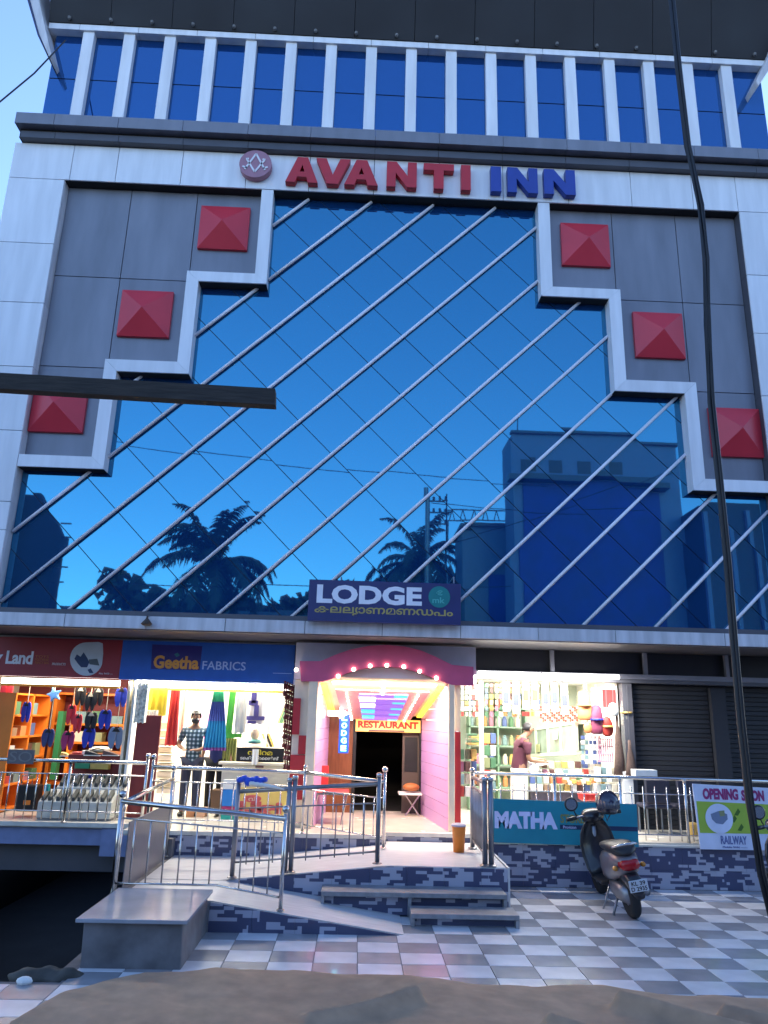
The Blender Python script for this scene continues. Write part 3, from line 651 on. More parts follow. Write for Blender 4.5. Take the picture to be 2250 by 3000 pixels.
for a in ((77, 2086, 13, 28, S_BLUE, 'blue slipper packet hanging alone before the left orange shelves'), (355, 2043, 18, 27, S_BLUE, 'blue slipper packet hung highest at the right of the orange frame'),
          (308, 2108, 19, 27, S_BLUE, 'blue slipper packet on the cord between black and grey packets'), (260, 2162, 19, 28, S_BLUE, 'blue slipper packet hung lowest, right of the magenta one'),
          (339, 2162, 22, 30, S_GREY, 'grey translucent slipper packet hung lowest at the right'), (141, 2162, 18, 25, S_NAVY, 'navy slipper packet turned sideways before the green roll'),
          (236, 2040, 16, 26, S_BLACK, 'leftmost of the black slipper packets in the top row'), (288, 2042, 15, 24, S_BLACK, 'rightmost of the black slipper packets in the top row'),
          (265, 2056, 15, 26, S_BLACK, 'black slipper packet with white tag, middle of the top row'), (267, 2112, 18, 24, S_BLACK, 'black slipper packet in the second row under the tagged one'),
          (209, 2094, 13, 28, S_RED, 'bright red slipper packet hanging left of the black ones'), (228, 2120, 12, 26, S_RED, 'red slipper packet hanging low and overlapping its neighbour'),
          (199, 2170, 19, 26, S_MAG, 'magenta slipper packet hung lowest above the counter'), (20, 2026, 18, 30, S_RED, 'crimson slipper packet at the left picture edge, top row'),
          (14, 2085, 16, 26, S_MAG, 'purple slipper packet at the left picture edge, middle row'), (7, 2150, 14, 28, S_RED, 'crimson slipper packet at the left picture edge, lowest')):
    packet(*a)
t = thing('blue_toy', 'pale blue star-shaped toy hanging under the lit strip', 'toy', tuple(W(158, 2035, 13.0)))
c = W(158, 2035, 13.0); M().prism([(c.x + (.13 if k % 2 else .06) * math.cos(k * math.pi / 5), c.z + (.13 if k % 2 else .06) * math.sin(k * math.pi / 5)) for k in range(10)], 12.98, 13.04).build('body', flat('toy_blue', (.12, .34, .75)), t, bevel=.01)
M().tube([(c.x, 13.0, c.z), (c.x, 13.0, 2.6)], .005, 4).build('cord', M_CREAM, t)
CT = thing('maroon_counter', 'maroon shop counter loaded with shoes and bags', 'counter', (-4.4, 13.3, PZ))
pxbox('top', M_MAROON, 200, 2212, 388, 2226, 13.1, .5, CT); pxbox('body', M_MAROON, 208, 2228, 380, 2380, 13.15, .4, CT)
goods('green_box', 'green carton with white print on the counter front', 'box', 219, 2232, 262, 2252, 12.98, .12, flat('carton_green', (.02, .22, .10)))
goods('yellow_carton', 'mustard carton beside the green one on the counter front', 'box', 264, 2232, 318, 2254, 12.98, .12, flat('carton_mustard', (.45, .33, .08)))
goods('red_white_box', 'small red and white box at the left end of the counter', 'box', 211, 2203, 236, 2213, 13.15, .2, PAL[0]); goods('white_box', 'small white box beside the red and white one', 'box', 240, 2199, 257, 2213, 13.15, .2, M_WALLW)
t = thing('cream_bag', 'cream soft bag lying on top of the counter pile', 'bag', tuple(W(295, 2195, 13.25))); c = W(295, 2196, 13.25); M().ball(tuple(c), (.20, .14, .055)).build('body', M_CREAM, t, True); M().tube([(c.x - .1, c.y - .13, c.z), (c.x, c.y - .15, c.z + .03), (c.x + .1, c.y - .13, c.z)], .008, 5).build('handle', M_BLACK, t)
def shoe(lab, px, py, y, m, ang=0, s=1.0):
    c = W(px, py, y); t = thing('shoe', lab, 'shoe', tuple(c), 'shoes on the counter')
    q = M().hexa([(c.x - .13 * s, y - .04, c.z - .03), (c.x + .13 * s, y - .04, c.z - .03), (c.x + .13 * s, y + .05, c.z - .03), (c.x - .13 * s, y + .05, c.z - .03), (c.x - .12 * s, y - .035, c.z + .05 * s), (c.x + .04 * s, y - .03, c.z + .01), (c.x + .04 * s, y + .03, c.z + .01), (c.x - .12 * s, y + .035, c.z + .05 * s)])
    q.build('upper', m, t, bevel=.01); box('sole', M_WALLW, c.x - .135 * s, c.x + .14 * s, y - .045, y + .055, c.z - .045, c.z - .031, t)
shoe('black and white shoe in the middle of the counter', 272, 2206, 13.1, M_BLACK); shoe('brown shoe at the right end of the counter', 325, 2206, 13.1, PAL[11]); shoe('yellow shoe left of the red and white box', 193, 2208, 13.2, PAL[1], s=.6)
# two-tier display rack of pale shoe trays
DR = thing('shoe_display_rack', 'pale grey two-tier slanted display rack of shoes on the shop floor', 'rack', (-4.35, 12.45, PZ))
def P3(px, py, y): return W(px, py, y)
lx, rx = W(113, 2350, 12.3).x, W(330, 2350, 12.3).x
M_RACK = flat('rack_grey', (.46, .48, .44), .45)
n = 5
for k in range(n):
    a = lx + (rx - lx) * k / n; b = lx + (rx - lx) * (k + 1) / n - .008
    M().prism([(0, 0)] * 3, 0, 0) if 0 else None
    M().hexa([(a, 12.28, .63), (b, 12.28, .63), (b, 12.6, .63), (a, 12.6, .63), (a, 12.28, .86), (b, 12.28, .86), (b, 12.6, 1.02), (a, 12.6, 1.02)]).build('lower_tray', M_RACK, DR, bevel=.006)
    a2 = a + .12; b2 = b + .12 if k < n - 1 else b + .02
    M().hexa([(a2, 12.62, .63), (b2, 12.62, .63), (b2, 12.95, .63), (a2, 12.95, .63), (a2, 12.62, 1.04), (b2, 12.62, 1.04), (b2, 12.95, 1.22), (a2, 12.95, 1.22)]).build('upper_tray', M_RACK, DR, bevel=.006)
    for q in range(2):
        for (yy, z0_, z1_, sh) in ((12.275, .865, .985, 0), (12.615, 1.045, 1.19, .12)):
            u = a + .03 + q * (b - a) * .45 + sh
            M().hexa([(u, yy + .03, z0_ + .004), (u + .06, yy + .03, z0_ + .004), (u + .06, yy + .22, z1_ - .02), (u, yy + .22, z1_ - .02), (u, yy + .03, z0_ + .07), (u + .06, yy + .03, z0_ + .06), (u + .06, yy + .22, z1_ + .05), (u, yy + .22, z1_ + .06)]).build('dark_shoe', flat('shoe_dark', (.05, .055, .05)), DR, bevel=.008)
box('base', M_STEELD, lx, rx, 12.32, 12.95, .602, .628, DR)
t = thing('pink_blue_boxes', 'open tray of pink and blue shoe boxes on top of the display rack', 'tray', tuple(W(240, 2280, 12.9)))
for k, m in enumerate((PAL[0], M_WALLW, S_BLUE, M_WALLW, PAL[3], PAL[3])): pxbox('shoe_carton', m if k else flat('pink_card', (.6, .18, .2)), 183 + k * 30, 2272, 210 + k * 30, 2290, 12.85, .16, t)
t = thing('black_suitcase', 'tall black suitcase with an orange tag left of the display rack', 'suitcase', tuple(W(75, 2378, 12.5)))
pxbox('body', M_BLACK, 48, 2300, 105, 2378, 12.5, .25, t, .02); pxbox('tag', M_ORANGE, 68, 2345, 88, 2358, 12.48, .015, t)
q = W(60, 2300, 12.6); q2 = W(92, 2300, 12.6); M().tube([(q.x, 12.62, q.z), (q.x, 12.62, q.z + .14), (q2.x, 12.62, q.z + .14), (q2.x, 12.62, q.z)], .01, 6).build('handle', M_STEELD, t)
goods('teal_jar', 'small teal jar with white lid left of the display rack', 'jar', 128, 2298, 142, 2318, 12.25, .08, flat('teal_plastic', (.02, .3, .3)))

# ---------------- fabric shop
goods('maroon_door', 'plain maroon door leaf between the two lit shops', 'door', 386, 2095, 458, 2402, 12.74, .04, M_MAROON)
M_PRT = mat('printed_white_cloth', (.66, .66, .58), .8, 0, .45, 22.); M_YEL = flat('yellow_cloth', (.80, .62, .05), .8); M_REDC = flat('red_cloth', (.62, .05, .05), .8)
drape('printed_cloth', 'white cloth with small grey print hanging before the maroon door', 'cloth', 396, 432, 2000, 2118, 12.70, M_PRT, 3)
drape('yellow_cloth', 'bright yellow cloth hanging at the left of the fabric shop', 'cloth', 434, 489, 2000, 2098, 12.95, M_YEL, 3)
drape('white_lace_cloth', 'pale printed cloth bunched below the yellow cloth', 'cloth', 420, 462, 2080, 2124, 12.90, M_PRT, 4)
drape('red_cloth', 'long red cloth hanging left of the man in the checked shirt', 'cloth', 490, 526, 2000, 2185, 13.1, M_REDC, 3, taper=.7)
drape('orange_pink_cloth', 'salmon pink cloth hanging just behind the man', 'cloth', 528, 545, 2000, 2160, 13.7, flat('salmon', (.75, .35, .28), .8), 2)
goods('pink_cloth_stack', 'block of folded pink cloth on the shelf behind the man', 'cloth', 574, 2092, 622, 2165, 14.2, .2, flat('pink_cloth', (.8, .28, .48), .8))
FS = thing('fabric_shelf', 'cream shelf stacked with folded cloth left of the man', 'shelf', tuple(W(478, 2300, 13.6)))
for k in range(9):
    py = 2110 + k * 24; pxbox('shelf_board', M_CREAM, 456, py, 505, py + 3, 13.6, .35, FS)
    goods('folded_cloth', 'folded cloth pile, %s from the top of the cream shelf left of the man' % ORD[k], 'cloth', 458, py + 8, 502, py + 22, 13.62, .3, random.choice([M_CREAM, PAL[2], PAL[5], flat('khaki', (.30, .28, .16))]), group='folded cloth piles on the cream shelf')
# pleated saree on display: bands of colour
SR = thing('pleated_saree', 'green to blue pleated saree hanging in a flared bundle', 'saree', tuple(W(625, 2100, 12.95)))
def flare(pxa0, pxa1, pya, pxb0, pxb1, pyb, y, m, nm, parent, folds=7, amp=.03):
    a0, a1, b0, b1 = W(pxa0, pya, y), W(pxa1, pya, y), W(pxb0, pyb, y), W(pxb1, pyb, y); nx = folds * 6; vs = []
    for bk in (0, .01):
        for j in range(5):
            v = j / 4; l = a0.lerp(b0, v); r = a1.lerp(b1, v)
            for i in range(nx + 1):
                u = i / nx; p = l.lerp(r, u); vs.append((p.x, y + amp * (.4 + .6 * v) * math.sin(u * folds * 2 * math.pi) + bk, p.z))
    n_ = (nx + 1) * 5; fs = []
    for j in range(4):
        for i in range(nx): q = j * (nx + 1) + i; fs += [(q, q + nx + 1, q + nx + 2, q + 1), (n_ + q, n_ + q + 1, n_ + q + nx + 2, n_ + q + nx + 1)]
    return M().add(vs, fs).build(nm, m, parent, True)
flare(632, 654, 1996, 620, 657, 2056, 12.95, flat('saree_green', (.05, .50, .28), .6), 'green_band', SR)
flare(620, 657, 2056, 609, 661, 2112, 12.95, flat('saree_violet', (.08, .12, .42), .6), 'violet_band', SR)
flare(609, 661, 2112, 595, 662, 2190, 12.95, flat('saree_teal', (.01, .22, .44), .6), 'teal_band', SR)
flare(595, 662, 2190, 594, 662, 2199, 12.95, flat('saree_hem', (.22, .06, .25), .6), 'hem', SR)
M().tube([(-2.6, 12.95, 2.745), (-2.1, 12.95, 2.745)], .01, 6).build('hanger_rod', M_STEELD, SR)
GF = thing('green_bordered_cloth', 'white cloth with broad green border hanging right of the saree', 'cloth', tuple(W(690, 2080, 13.2)))
drape('white_field', None, None, 690, 722, 2024, 2148, 13.2, flat('grey_white', (.55, .55, .52)), 2, .01, parent=GF); drape('green_border', None, None, 670, 689, 2000, 2152, 13.19, flat('border_green', (.08, .40, .05), .8), 1, .01, parent=GF, sway=-.03)
drape('green_border', None, None, 690, 722, 2000, 2023, 13.19, MATS['border_green'], 1, .005, parent=GF); drape('green_border', None, None, 662, 708, 2149, 2162, 13.18, MATS['border_green'], 1, .005, parent=GF)
drape('olive_curtain', 'olive striped curtain below the green bordered cloth', 'curtain', 652, 692, 2163, 2236, 13.3, flat('olive', (.25, .26, .08), .8), 5)
NV = thing('navy_pattern_cloth', 'white cloth with stepped navy pattern hanging at the right', 'cloth', tuple(W(750, 2060, 13.3)))
drape('field', None, None, 722, 778, 2000, 2122, 13.3, flat('grey_white2', (.62, .60, .62)), 3, .015, parent=NV)
for a in ((738, 2002, 752, 2060), (728, 2052, 756, 2066), (744, 2066, 758, 2100), (722, 2098, 776, 2110), (724, 2112, 750, 2120)): pxbox('navy_step', flat('cloth_navy', (.06, .05, .22), .8), *a, 13.27, .01, NV)
WS = thing('white_shelf', 'white wall shelf with leaning files in the fabric shop', 'shelf', tuple(W(780, 2130, 14.0)))
for py in (2120, 2190): pxbox('board', M_WALLW, 712, py, 842, py + 7, 13.8, .4, WS)
pxbox('divider', M_WALLW, 776, 2127, 781, 2190, 13.8, .4, WS)
for k in range(7):
    p = W(808 + k * 5, 2119, 13.85); M().hexa([(p.x, 13.85, p.z), (p.x + .02, 13.85, p.z), (p.x + .02, 14.05, p.z), (p.x, 14.05, p.z), (p.x + .10, 13.85, p.z + .30), (p.x + .12, 13.85, p.z + .30), (p.x + .12, 14.05, p.z + .30), (p.x + .10, 14.05, p.z + .30)]).build('file', random.choice([PAL[3], PAL[5], PAL[8]]), label='thin file leaning on the upper white shelf, %s from the left' % ORD[k], cat='file', group='files leaning on the white shelf')
for k in range(5):
    p = W(780 + k * 6, 2188, 13.85); M().hexa([(p.x, 13.85, p.z), (p.x + .025, 13.85, p.z), (p.x + .025, 14.05, p.z), (p.x, 14.05, p.z), (p.x - .10, 13.85, p.z + .22), (p.x - .075, 13.85, p.z + .22), (p.x - .075, 14.05, p.z + .22), (p.x - .10, 14.05, p.z + .22)]).build('magazine', (PAL[1], PAL[5], M_BLACK)[k % 3], label='magazine leaning on the lower white shelf, %s from the left' % ORD[k], cat='magazine', group='magazines leaning on the lower white shelf')
MN = thing('mannequin_bust', 'pale mannequin bust with a scarf behind the black name board', 'mannequin', tuple(W(747, 2185, 13.3)))
c = W(747, 2155, 13.35); M_MAN = flat('mannequin_skin', (.6, .46, .34), .4)
M().lathe((c.x, 13.35, c.z - .25), [(.20, 0), (.21, .05), (.12, .12), (.045, .15), (.045, .19), (.075, .23), (.088, .30), (.07, .36), (.02, .39)], 14).build('bust', M_MAN, MN, True)
M().lathe((c.x, 13.35, c.z - .13), [(.09, 0), (.12, .02), (.10, .06), (.06, .07)], 14).build('scarf', flat('scarf_green', (.10, .32, .30)), MN, True)
drape('white_cloth_end', 'white cloth end hanging over the black name board', 'cloth', 738, 757, 2195, 2240, 13.02, M_WALLW, 2, .01)
BN = thing('black_name_board', 'black board with yellow and white Malayalam lettering on the fabric counter', 'sign', tuple(W(762, 2213, 13.05)))
pxbox('board', M_BLACK, 692, 2191, 832, 2233, 13.06, .03, BN); pxtext('നേിറമ', 726, 2196, 798, 2212, 13.055, flat('name_yellow', (.55, .45, .03)), BN, bold=.02); pxtext('ടെക്സ്റ്റൈൽസ്', 704, 2216, 816, 2226, 13.055, M_WALLW, BN, bold=.01)
FC = thing('fabric_counter', 'cream counter of the fabric shop with a tray on top', 'counter', tuple(W(760, 2390, 13.1)))
pxbox('top', M_CREAM, 640, 2235, 868, 2242, 13.05, .6, FC); pxbox('front', M_CREAM, 645, 2243, 862, 2400, 13.1, .5, FC); pxbox('tray', PAL[11], 748, 2243, 772, 2250, 13.03, .015, FC)
PO = thing('snack_poster', 'yellow poster with large pink lettering fixed below the fabric counter', 'poster', tuple(W(780, 2370, 12.9)))
pxbox('sheet', flat('poster_yellow', (.72, .52, .14)), 690, 2308, 873, 2422, 12.9, .01, PO); pxpoly('pink_oval', flat('poster_pink', (.60, .10, .10)), [(739 + 27 * math.cos(t_), 2340 + 11 * math.sin(t_)) for t_ in [k * .4 for k in range(16)]], 12.895, .004, PO)
pxtext('വി\u200d', 728, 2334, 752, 2346, 12.892, M_CREAM, PO); pxtext('Likai', 701, 2348, 826, 2384, 12.893, MATS['poster_pink'], PO, bold=.09)
pxpoly('red_corner', flat('poster_red', (.65, .10, .06)), [(830, 2306), (873, 2306), (873, 2340), (850, 2332)], 12.894, .004, PO); pxpoly('orange_edge', flat('poster_orange', (.8, .25, .06)), [(845, 2350), (873, 2342), (873, 2422), (838, 2422)], 12.894, .004, PO)
TP = thing('tall_card_stand', 'narrow white, blue and teal card stand on the shop floor', 'stand', tuple(W(670, 2405, 12.75)))
pxbox('white_card', M_WALLW, 654, 2284, 694, 2312, 12.75, .05, TP); pxbox('blue_card', flat('card_blue', (.02, .22, .62)), 651, 2313, 691, 2362, 12.75, .05, TP); pxbox('pink_band', S_MAG, 649, 2363, 692, 2372, 12.75, .05, TP); pxbox('teal_card', flat('card_teal', (.02, .36, .28)), 647, 2373, 688, 2409, 12.75, .05, TP)
goods('brown_speaker_box', 'brown wooden box with a yellow sticker beside the card stand', 'box', 617, 2314, 650, 2384, 13.0, .25, flat('box_brown', (.14, .07, .03)))
for k, (a, b, cc, lab) in enumerate(((346, 394, 2395, 'red and orange carton'), (545, 568, 2398, 'orange carton behind the man\'s foot'), (572, 600, 2400, 'peach carton next to the orange one'))):
    goods('floor_carton', lab + ' on the shop floor', 'carton', a, cc - 32, b, cc - 2, 12.95, .25, (PAL[7], PAL[7], flat('peach', (.8, .42, .22)))[k])
# bunches of maroon hanging garlands at the pillar
GA = 'maroon braided garlands at the pillar'
for k in range(9):
    px = 826 + k * 7; y = 12.5 + .04 * (k % 3); top = W(px, 1995 + 3 * k, y).z; bot = W(px, (2040, 2190, 2262, 2255, 2265, 2270, 2250, 2200, 2050)[k], y).z
    q = M(); nseg = max(4, int((top - bot) / .05)); x = W(px, 2150, y).x
    q.tube([(x + .008 * math.sin(i * 2.1), y, top - (top - bot) * i / nseg) for i in range(nseg + 1)], [.024 + .010 * (i % 2) for i in range(nseg + 1)], 6)
    q.build('garland', mat('garland_maroon', (.09, .012, .02), .7, 0, .5, 30.), label='maroon braided garland in the bunch at the pillar, %s from the left' % ORD[k], cat='garland', group=GA)

# ---------------- restaurant porch
PR = thing('entrance_porch', 'lit lilac and magenta arched porch leading to the restaurant door', 'porch', (.45, 12.5, PZ))
K5 = 550 / 1659
def R5(x, y): return (850 + x * K5, 1850 + y * K5)
box('head_panel', flat('porch_white', (.55, .55, .66), .5), -1.0, .19, 12.15, 12.3, 2.8, 3.38, PR); box('head_panel', MATS['porch_white'], .193, 1.93, 12.15, 12.3, 2.8, 3.385, PR)
arch_o = [R5(*p) for p in ((95, 440), (85, 262), (270, 262), (400, 205), (530, 160), (690, 128), (850, 118), (1000, 132), (1150, 165), (1290, 225), (1430, 295), (1620, 312), (1622, 478), (1430, 472))]
arch_i = [R5(*p) for p in ((1300, 425), (1150, 362), (1000, 322), (850, 308), (700, 318), (560, 347), (400, 408), (290, 442))]
M_ARCH = flat('arch_magenta', (.55, .09, .20), .45)
up_ = [arch_o[i] for i in range(14)]; 
q = M()
lower = [arch_o[0], arch_i[7], arch_i[6], arch_i[5], arch_i[4], arch_i[3], arch_i[2], arch_i[1], arch_i[0], arch_o[13], arch_o[12]]
upper = [arch_o[1], arch_o[2], arch_o[3], arch_o[4], arch_o[5], arch_o[6], arch_o[7], arch_o[8], arch_o[9], arch_o[10], arch_o[11]]
for i in range(10):
    pts = [W(*lower[i], 11.95), W(*lower[i + 1], 11.95), W(*upper[i + 1], 11.95), W(*upper[i], 11.95)]
    q.hexa([(pts[0].x, 11.95, pts[0].z), (pts[1].x, 11.95, pts[1].z), (pts[1].x, 12.149, pts[1].z), (pts[0].x, 12.149, pts[0].z), (pts[3].x, 11.95, pts[3].z), (pts[2].x, 11.95, pts[2].z), (pts[2].x, 12.149, pts[2].z), (pts[3].x, 12.149, pts[3].z)])
o = q.build('arch_fascia', M_ARCH, PR)
bm = bmesh.new(); bm.from_mesh(o.data); bmesh.ops.remove_doubles(bm, verts=bm.verts, dist=.0005); bm.to_mesh(o.data); bm.free()
M_BULB = mat('bulb_glow', (1, .9, .7), .4, 0, 0, emit=(1, .80, .55), estr=5)
def bulb(x, y, z, r=.022): M().ball((x, y, z), r, 8, 6).build('bulb', M_BULB, PR)
for p in ((425, 395), (562, 335), (708, 305), (855, 300), (1005, 312), (1145, 352), (1292, 412)):
    w = W(*R5(*p), 11.93); bulb(w.x, 11.93, w.z, .03)
# corridor: side walls of lilac boards, sloping ceiling
for sx, m_ in ((-1, 0), (1, 1)):
    fx0, bx0 = ((-.60, -.47), (1.46, 1.21))[m_]
    for k in range(12):
        z0_, z1_ = PZ + k * .18, PZ + (k + 1) * .18 - .006
        th = .03 * (-1 if sx < 0 else 1)
        a = (fx0, bx0, bx0 + th, fx0 + th)
        ys = (12.0, 14.0, 14.0, 12.0); zt = min(z1_, 2.76)
        pts = list(zip(a, ys)); 
        M().zprism(pts if sx > 0 else pts[::-1], z0_, zt).build('wall_board', M_LILAC, PR)
box('pillar', flat('porch_cream', (.82, .66, .48), .5), -.75, -.605, 11.96, 12.1, PZ, 2.78, PR, bevel=.004); box('pillar', MATS['porch_cream'], 1.465, 1.56, 11.96, 12.1, PZ, 2.78, PR, bevel=.004)
M_RW = flat('porch_red', (.50, .03, .035), .45)
for a in ((-.98, -.751, 1.0, 1.65), (-.98, -.87, 1.95, 2.5), (-.87, -.751, 1.66, 1.94)): box('red_panel', M_RW, a[0], a[1], 12.02, 12.14, a[2], a[3] - .003, PR)
box('cream_panel', MATS['porch_cream'], -.98, -.751, 12.06, 12.2, PZ, 2.78, PR); box('red_panel', M_RW, 1.565, 1.66, 12.02, 12.16, .66, 2.05, PR); box('cream_panel', MATS['porch_cream'], 1.565, 1.66, 12.05, 12.2, 2.06, 2.78, PR)
def cz(y): return 2.78 + (2.24 - 2.78) * (y - 12.05) / 1.95
M_CEIL = flat('porch_ceiling', (.80, .62, .42), .5)
def ceilquad(name, pts, dz, m, t_=.02):   # pts (x,y) drawn on the sloping ceiling
    v = [(x, y, cz(y) - dz) for x, y in pts] + [(x, y, cz(y) - dz + t_) for x, y in pts]
    return M().hexa(v).build(name, m, PR)
ceilquad('ceiling', [(-.62, 12.0), (1.48, 12.0), (1.24, 14.0), (-.48, 14.0)], -.03, M_CEIL)
M_COVE = mat('cove_glow', (1, .7, .1), .5, 0, 0, emit=(1, .62, .06), estr=.55)
ceilquad('cove_light', [(-.60, 12.25), (-.47, 12.25), (-.36, 13.97), (-.465, 13.97)], .0, M_COVE); ceilquad('cove_light', [(1.33, 12.25), (1.44, 12.25), (1.22, 13.97), (1.12, 13.97)], .0, M_COVE); ceilquad('cove_light', [(-.40, 12.12), (1.30, 12.12), (1.28, 12.24), (-.38, 12.24)], .0, mat('cove_pink', (1, .7, .5), .5, 0, 0, emit=(1, .6, .42), estr=.4))
ceilquad('ceiling_tray', [(-.34, 12.3), (1.20, 12.3), (1.0, 13.95), (-.22, 13.95)], .06, flat('tray_rose', (.62, .30, .30)))
M_PANP = mat('glow_violet', (.08, .05, .15), .4, 0, 0, emit=(.22, .10, .50), estr=.45); M_PANB = mat('glow_azure', (.03, .1, .2), .4, 0, 0, emit=(.05, .42, .95), estr=.6); M_PANW = mat('glow_pale', (.7, .8, 1), .4, 0, 0, emit=(.6, .75, 1), estr=.9)
for k in range(9):
    y0_ = 12.42 + k * .165; y1_ = y0_ + .15; f0 = (y0_ - 12.3) / 1.65; xl, xr = .04 + .10 * f0, .86 - .12 * f0; m1 = .30 * (xr - xl); 
    L0, L1 = (M_PANP, M_PANB) if k % 2 == 0 else ((M_PANW if k in (1, 3) else M_PANB), M_PANP)
    sp_ = xl + (xr - xl) * (.72 if k % 2 == 0 else .34)
    ceilquad('glow_slat', [(xl, y0_), (sp_, y0_), (sp_, y1_), (xl, y1_)], .085 + .02 * (k % 2), L0); ceilquad('glow_slat', [(sp_ + .002, y0_), (xr, y0_), (xr, y1_), (sp_ + .002, y1_)], .085 + .02 * (k % 2), L1)
for k in range(9):
    y_ = 12.38 + k * .185; f0 = (y_ - 12.3) / 1.65
    bulb(-.16 + .10 * f0, y_, cz(y_) - .09, .018); bulb(1.02 - .14 * f0, y_, cz(y_) - .09, .018)
bulb(.43, 12.33, cz(12.33) - .09, .03); bulb(.43, 12.1, cz(12.1) - .06, .03); bulb(-.98 + .02, 11.93, 2.93, .03)
MB_ = flat('doorway_darkness', (.003, .003, .004), .95); box('passage_wall', MB_, -.56, -.50, 14.05, 17.0, PZ, 2.6, PR); box('passage_wall', MB_, 1.25, 1.31, 14.15, 17.0, PZ, 2.6, PR); box('passage_ceiling', MB_, -.56, 1.31, 14.05, 17.0, 2.6, 2.65, PR); box('passage_floor', MB_, -.499, 1.249, 14.35, 17.0, PZ + .002, PZ + .01, PR); box('rear_wall', MB_, -.55, 1.30, 16.95, 17.0, PZ, 2.6, PR)  # passage coloured black so the doorway reads as unlit depth
box('brown_panel', mat('brown_wood', (.16, .055, .02), .4, 0, .25, 6., stretch=(4, 1, .5)), -.49, -.03, 14.0, 14.04, PZ, 2.26, PR); box('door_jamb', M_BLACK, -.029, .03, 13.98, 14.06, PZ, 2.2, PR)
box('grey_door_leaf', flat('dull_door', (.07, .05, .04), .5), .88, 1.19, 14.1, 14.14, PZ, 2.0, PR); box('dark_glass', M_BLACK, .92, 1.15, 14.09, 14.099, 1.3, 1.9, PR); box('door_jamb', M_BLACK, 1.18, 1.24, 13.97, 14.1, PZ, 2.2, PR)
RS = thing('restaurant_sign', 'amber RESTAURANT sign with red letters over the porch door', 'sign', (.6, 13.95, 2.1))
box('board', mat('sign_amber', (.8, .45, .12), .5, 0, 0, emit=(1, .48, .10), estr=.28), .01, 1.19, 13.93, 13.97, 1.985, 2.20, RS, bevel=.003); text('RESTAURANT', .05, 1.15, 2.045, 2.17, 13.928, flat('sign_red', (.45, .02, .01)), RS, bold=.05); box('brown_strip', PAL[11], .25, .90, 13.925, 13.93, 1.99, 2.02, RS)
NS = thing('lodge_neon_sign', 'narrow blue vertical LODGE light sign with a white arrow above', 'sign', (-.18, 13.3, 2.0))
box('case', mat('neon_case', (.01, .05, .3), .4, 0, 0, emit=(.0, .06, .5), estr=.4), -.275, -.10, 13.30, 13.36, 1.63, 2.28, NS, bevel=.006)
M_NEON = mat('neon_cyan', (.3, .9, 1), .4, 0, 0, emit=(.15, .85, 1.0), estr=1.4)
for k, ch in enumerate('LODGE'): text(ch, -.235, -.14, 2.165 - k * .125, 2.26 - k * .125, 13.298, M_NEON, NS, bold=.05)
ar = [(-.48, 2.24), (-.28, 2.24), (-.28, 2.20), (-.10, 2.29), (-.28, 2.38), (-.28, 2.33), (-.48, 2.33)]
M().prism(ar, 13.26, 13.295).build('arrow', mat('neon_white', (1, 1, 1), .4, 0, 0, emit=(1, .93, .9), estr=1.6), NS)
# tables, stools inside the porch
TB = thing('red_folding_table', 'red folding table with splayed metal legs inside the porch', 'table', tuple(W(955, 2415, 12.6)))
def seg(m_, pts, r, y=None): m_.tube(pts, r, 6)
a, b = W(925, 2325, 12.4), W(1022, 2325, 12.4)
box('table_top', M_RW, a.x, b.x, 12.4, 12.95, a.z - .0, a.z + .03, TB, bevel=.01); box('rim', M_STEEL, a.x - .01, b.x + .01, 12.39, 12.399, a.z - .015, a.z + .02, TB)
for (x, y) in ((a.x + .03, 12.42), (b.x - .03, 12.42), (a.x + .03, 12.93), (b.x - .03, 12.93)): M().tube([(x, y, a.z), (x + (.08 if x > .0 else -.08), y, PZ)], .014, 6).build('leg', M_STEEL, TB)
q = W(922, 2247, 13.0); goods('red_chair_back', 'red plastic chair back with embossed word behind the table', 'chair', 925, 2243, 962, 2300, 13.05, .03, M_RW)
ST = thing('round_stool', 'folded stool with orange seat leaning by the right porch wall', 'stool', tuple(W(1200, 2345, 13.7)))
c = W(1205, 2312, 13.7); M().ball((c.x, 13.75, c.z + .03), (.15, .14, .07)).build('seat', flat('stool_orange', (.35, .12, .03)), ST, True); box('tray', M_WALLW, c.x - .22, c.x + .18, 13.6, 13.95, c.z - .09, c.z - .06, ST)
M().tube([(c.x - .1, 13.7, PZ), (c.x + .15, 13.75, c.z - .1)], .014, 6).build('leg', M_STEEL, ST); M().tube([(c.x + .15, 13.7, PZ), (c.x - .1, 13.8, c.z - .1)], .014, 6).build('leg', M_STEEL, ST)
OB = thing('orange_bin', 'orange waste bin with grey lid on the entrance landing', 'bin', tuple(G(1347, 2500, .48)))
c = G(1347, 2500, .48); r0 = .095
M().lathe((c.x, c.y + .1, .481), [(r0 * .8, 0), (r0, .32), (r0 * 1.04, .33)], 16).build('bucket', mat('bin_orange', (.65, .20, .02), .45), OB, True); M().lathe((c.x, c.y + .1, .812), [(r0 * 1.1, 0), (r0 * 1.1, .02), (r0 * .8, .035)], 16).build('lid', flat('lid_grey', (.45, .42, .5)), OB)

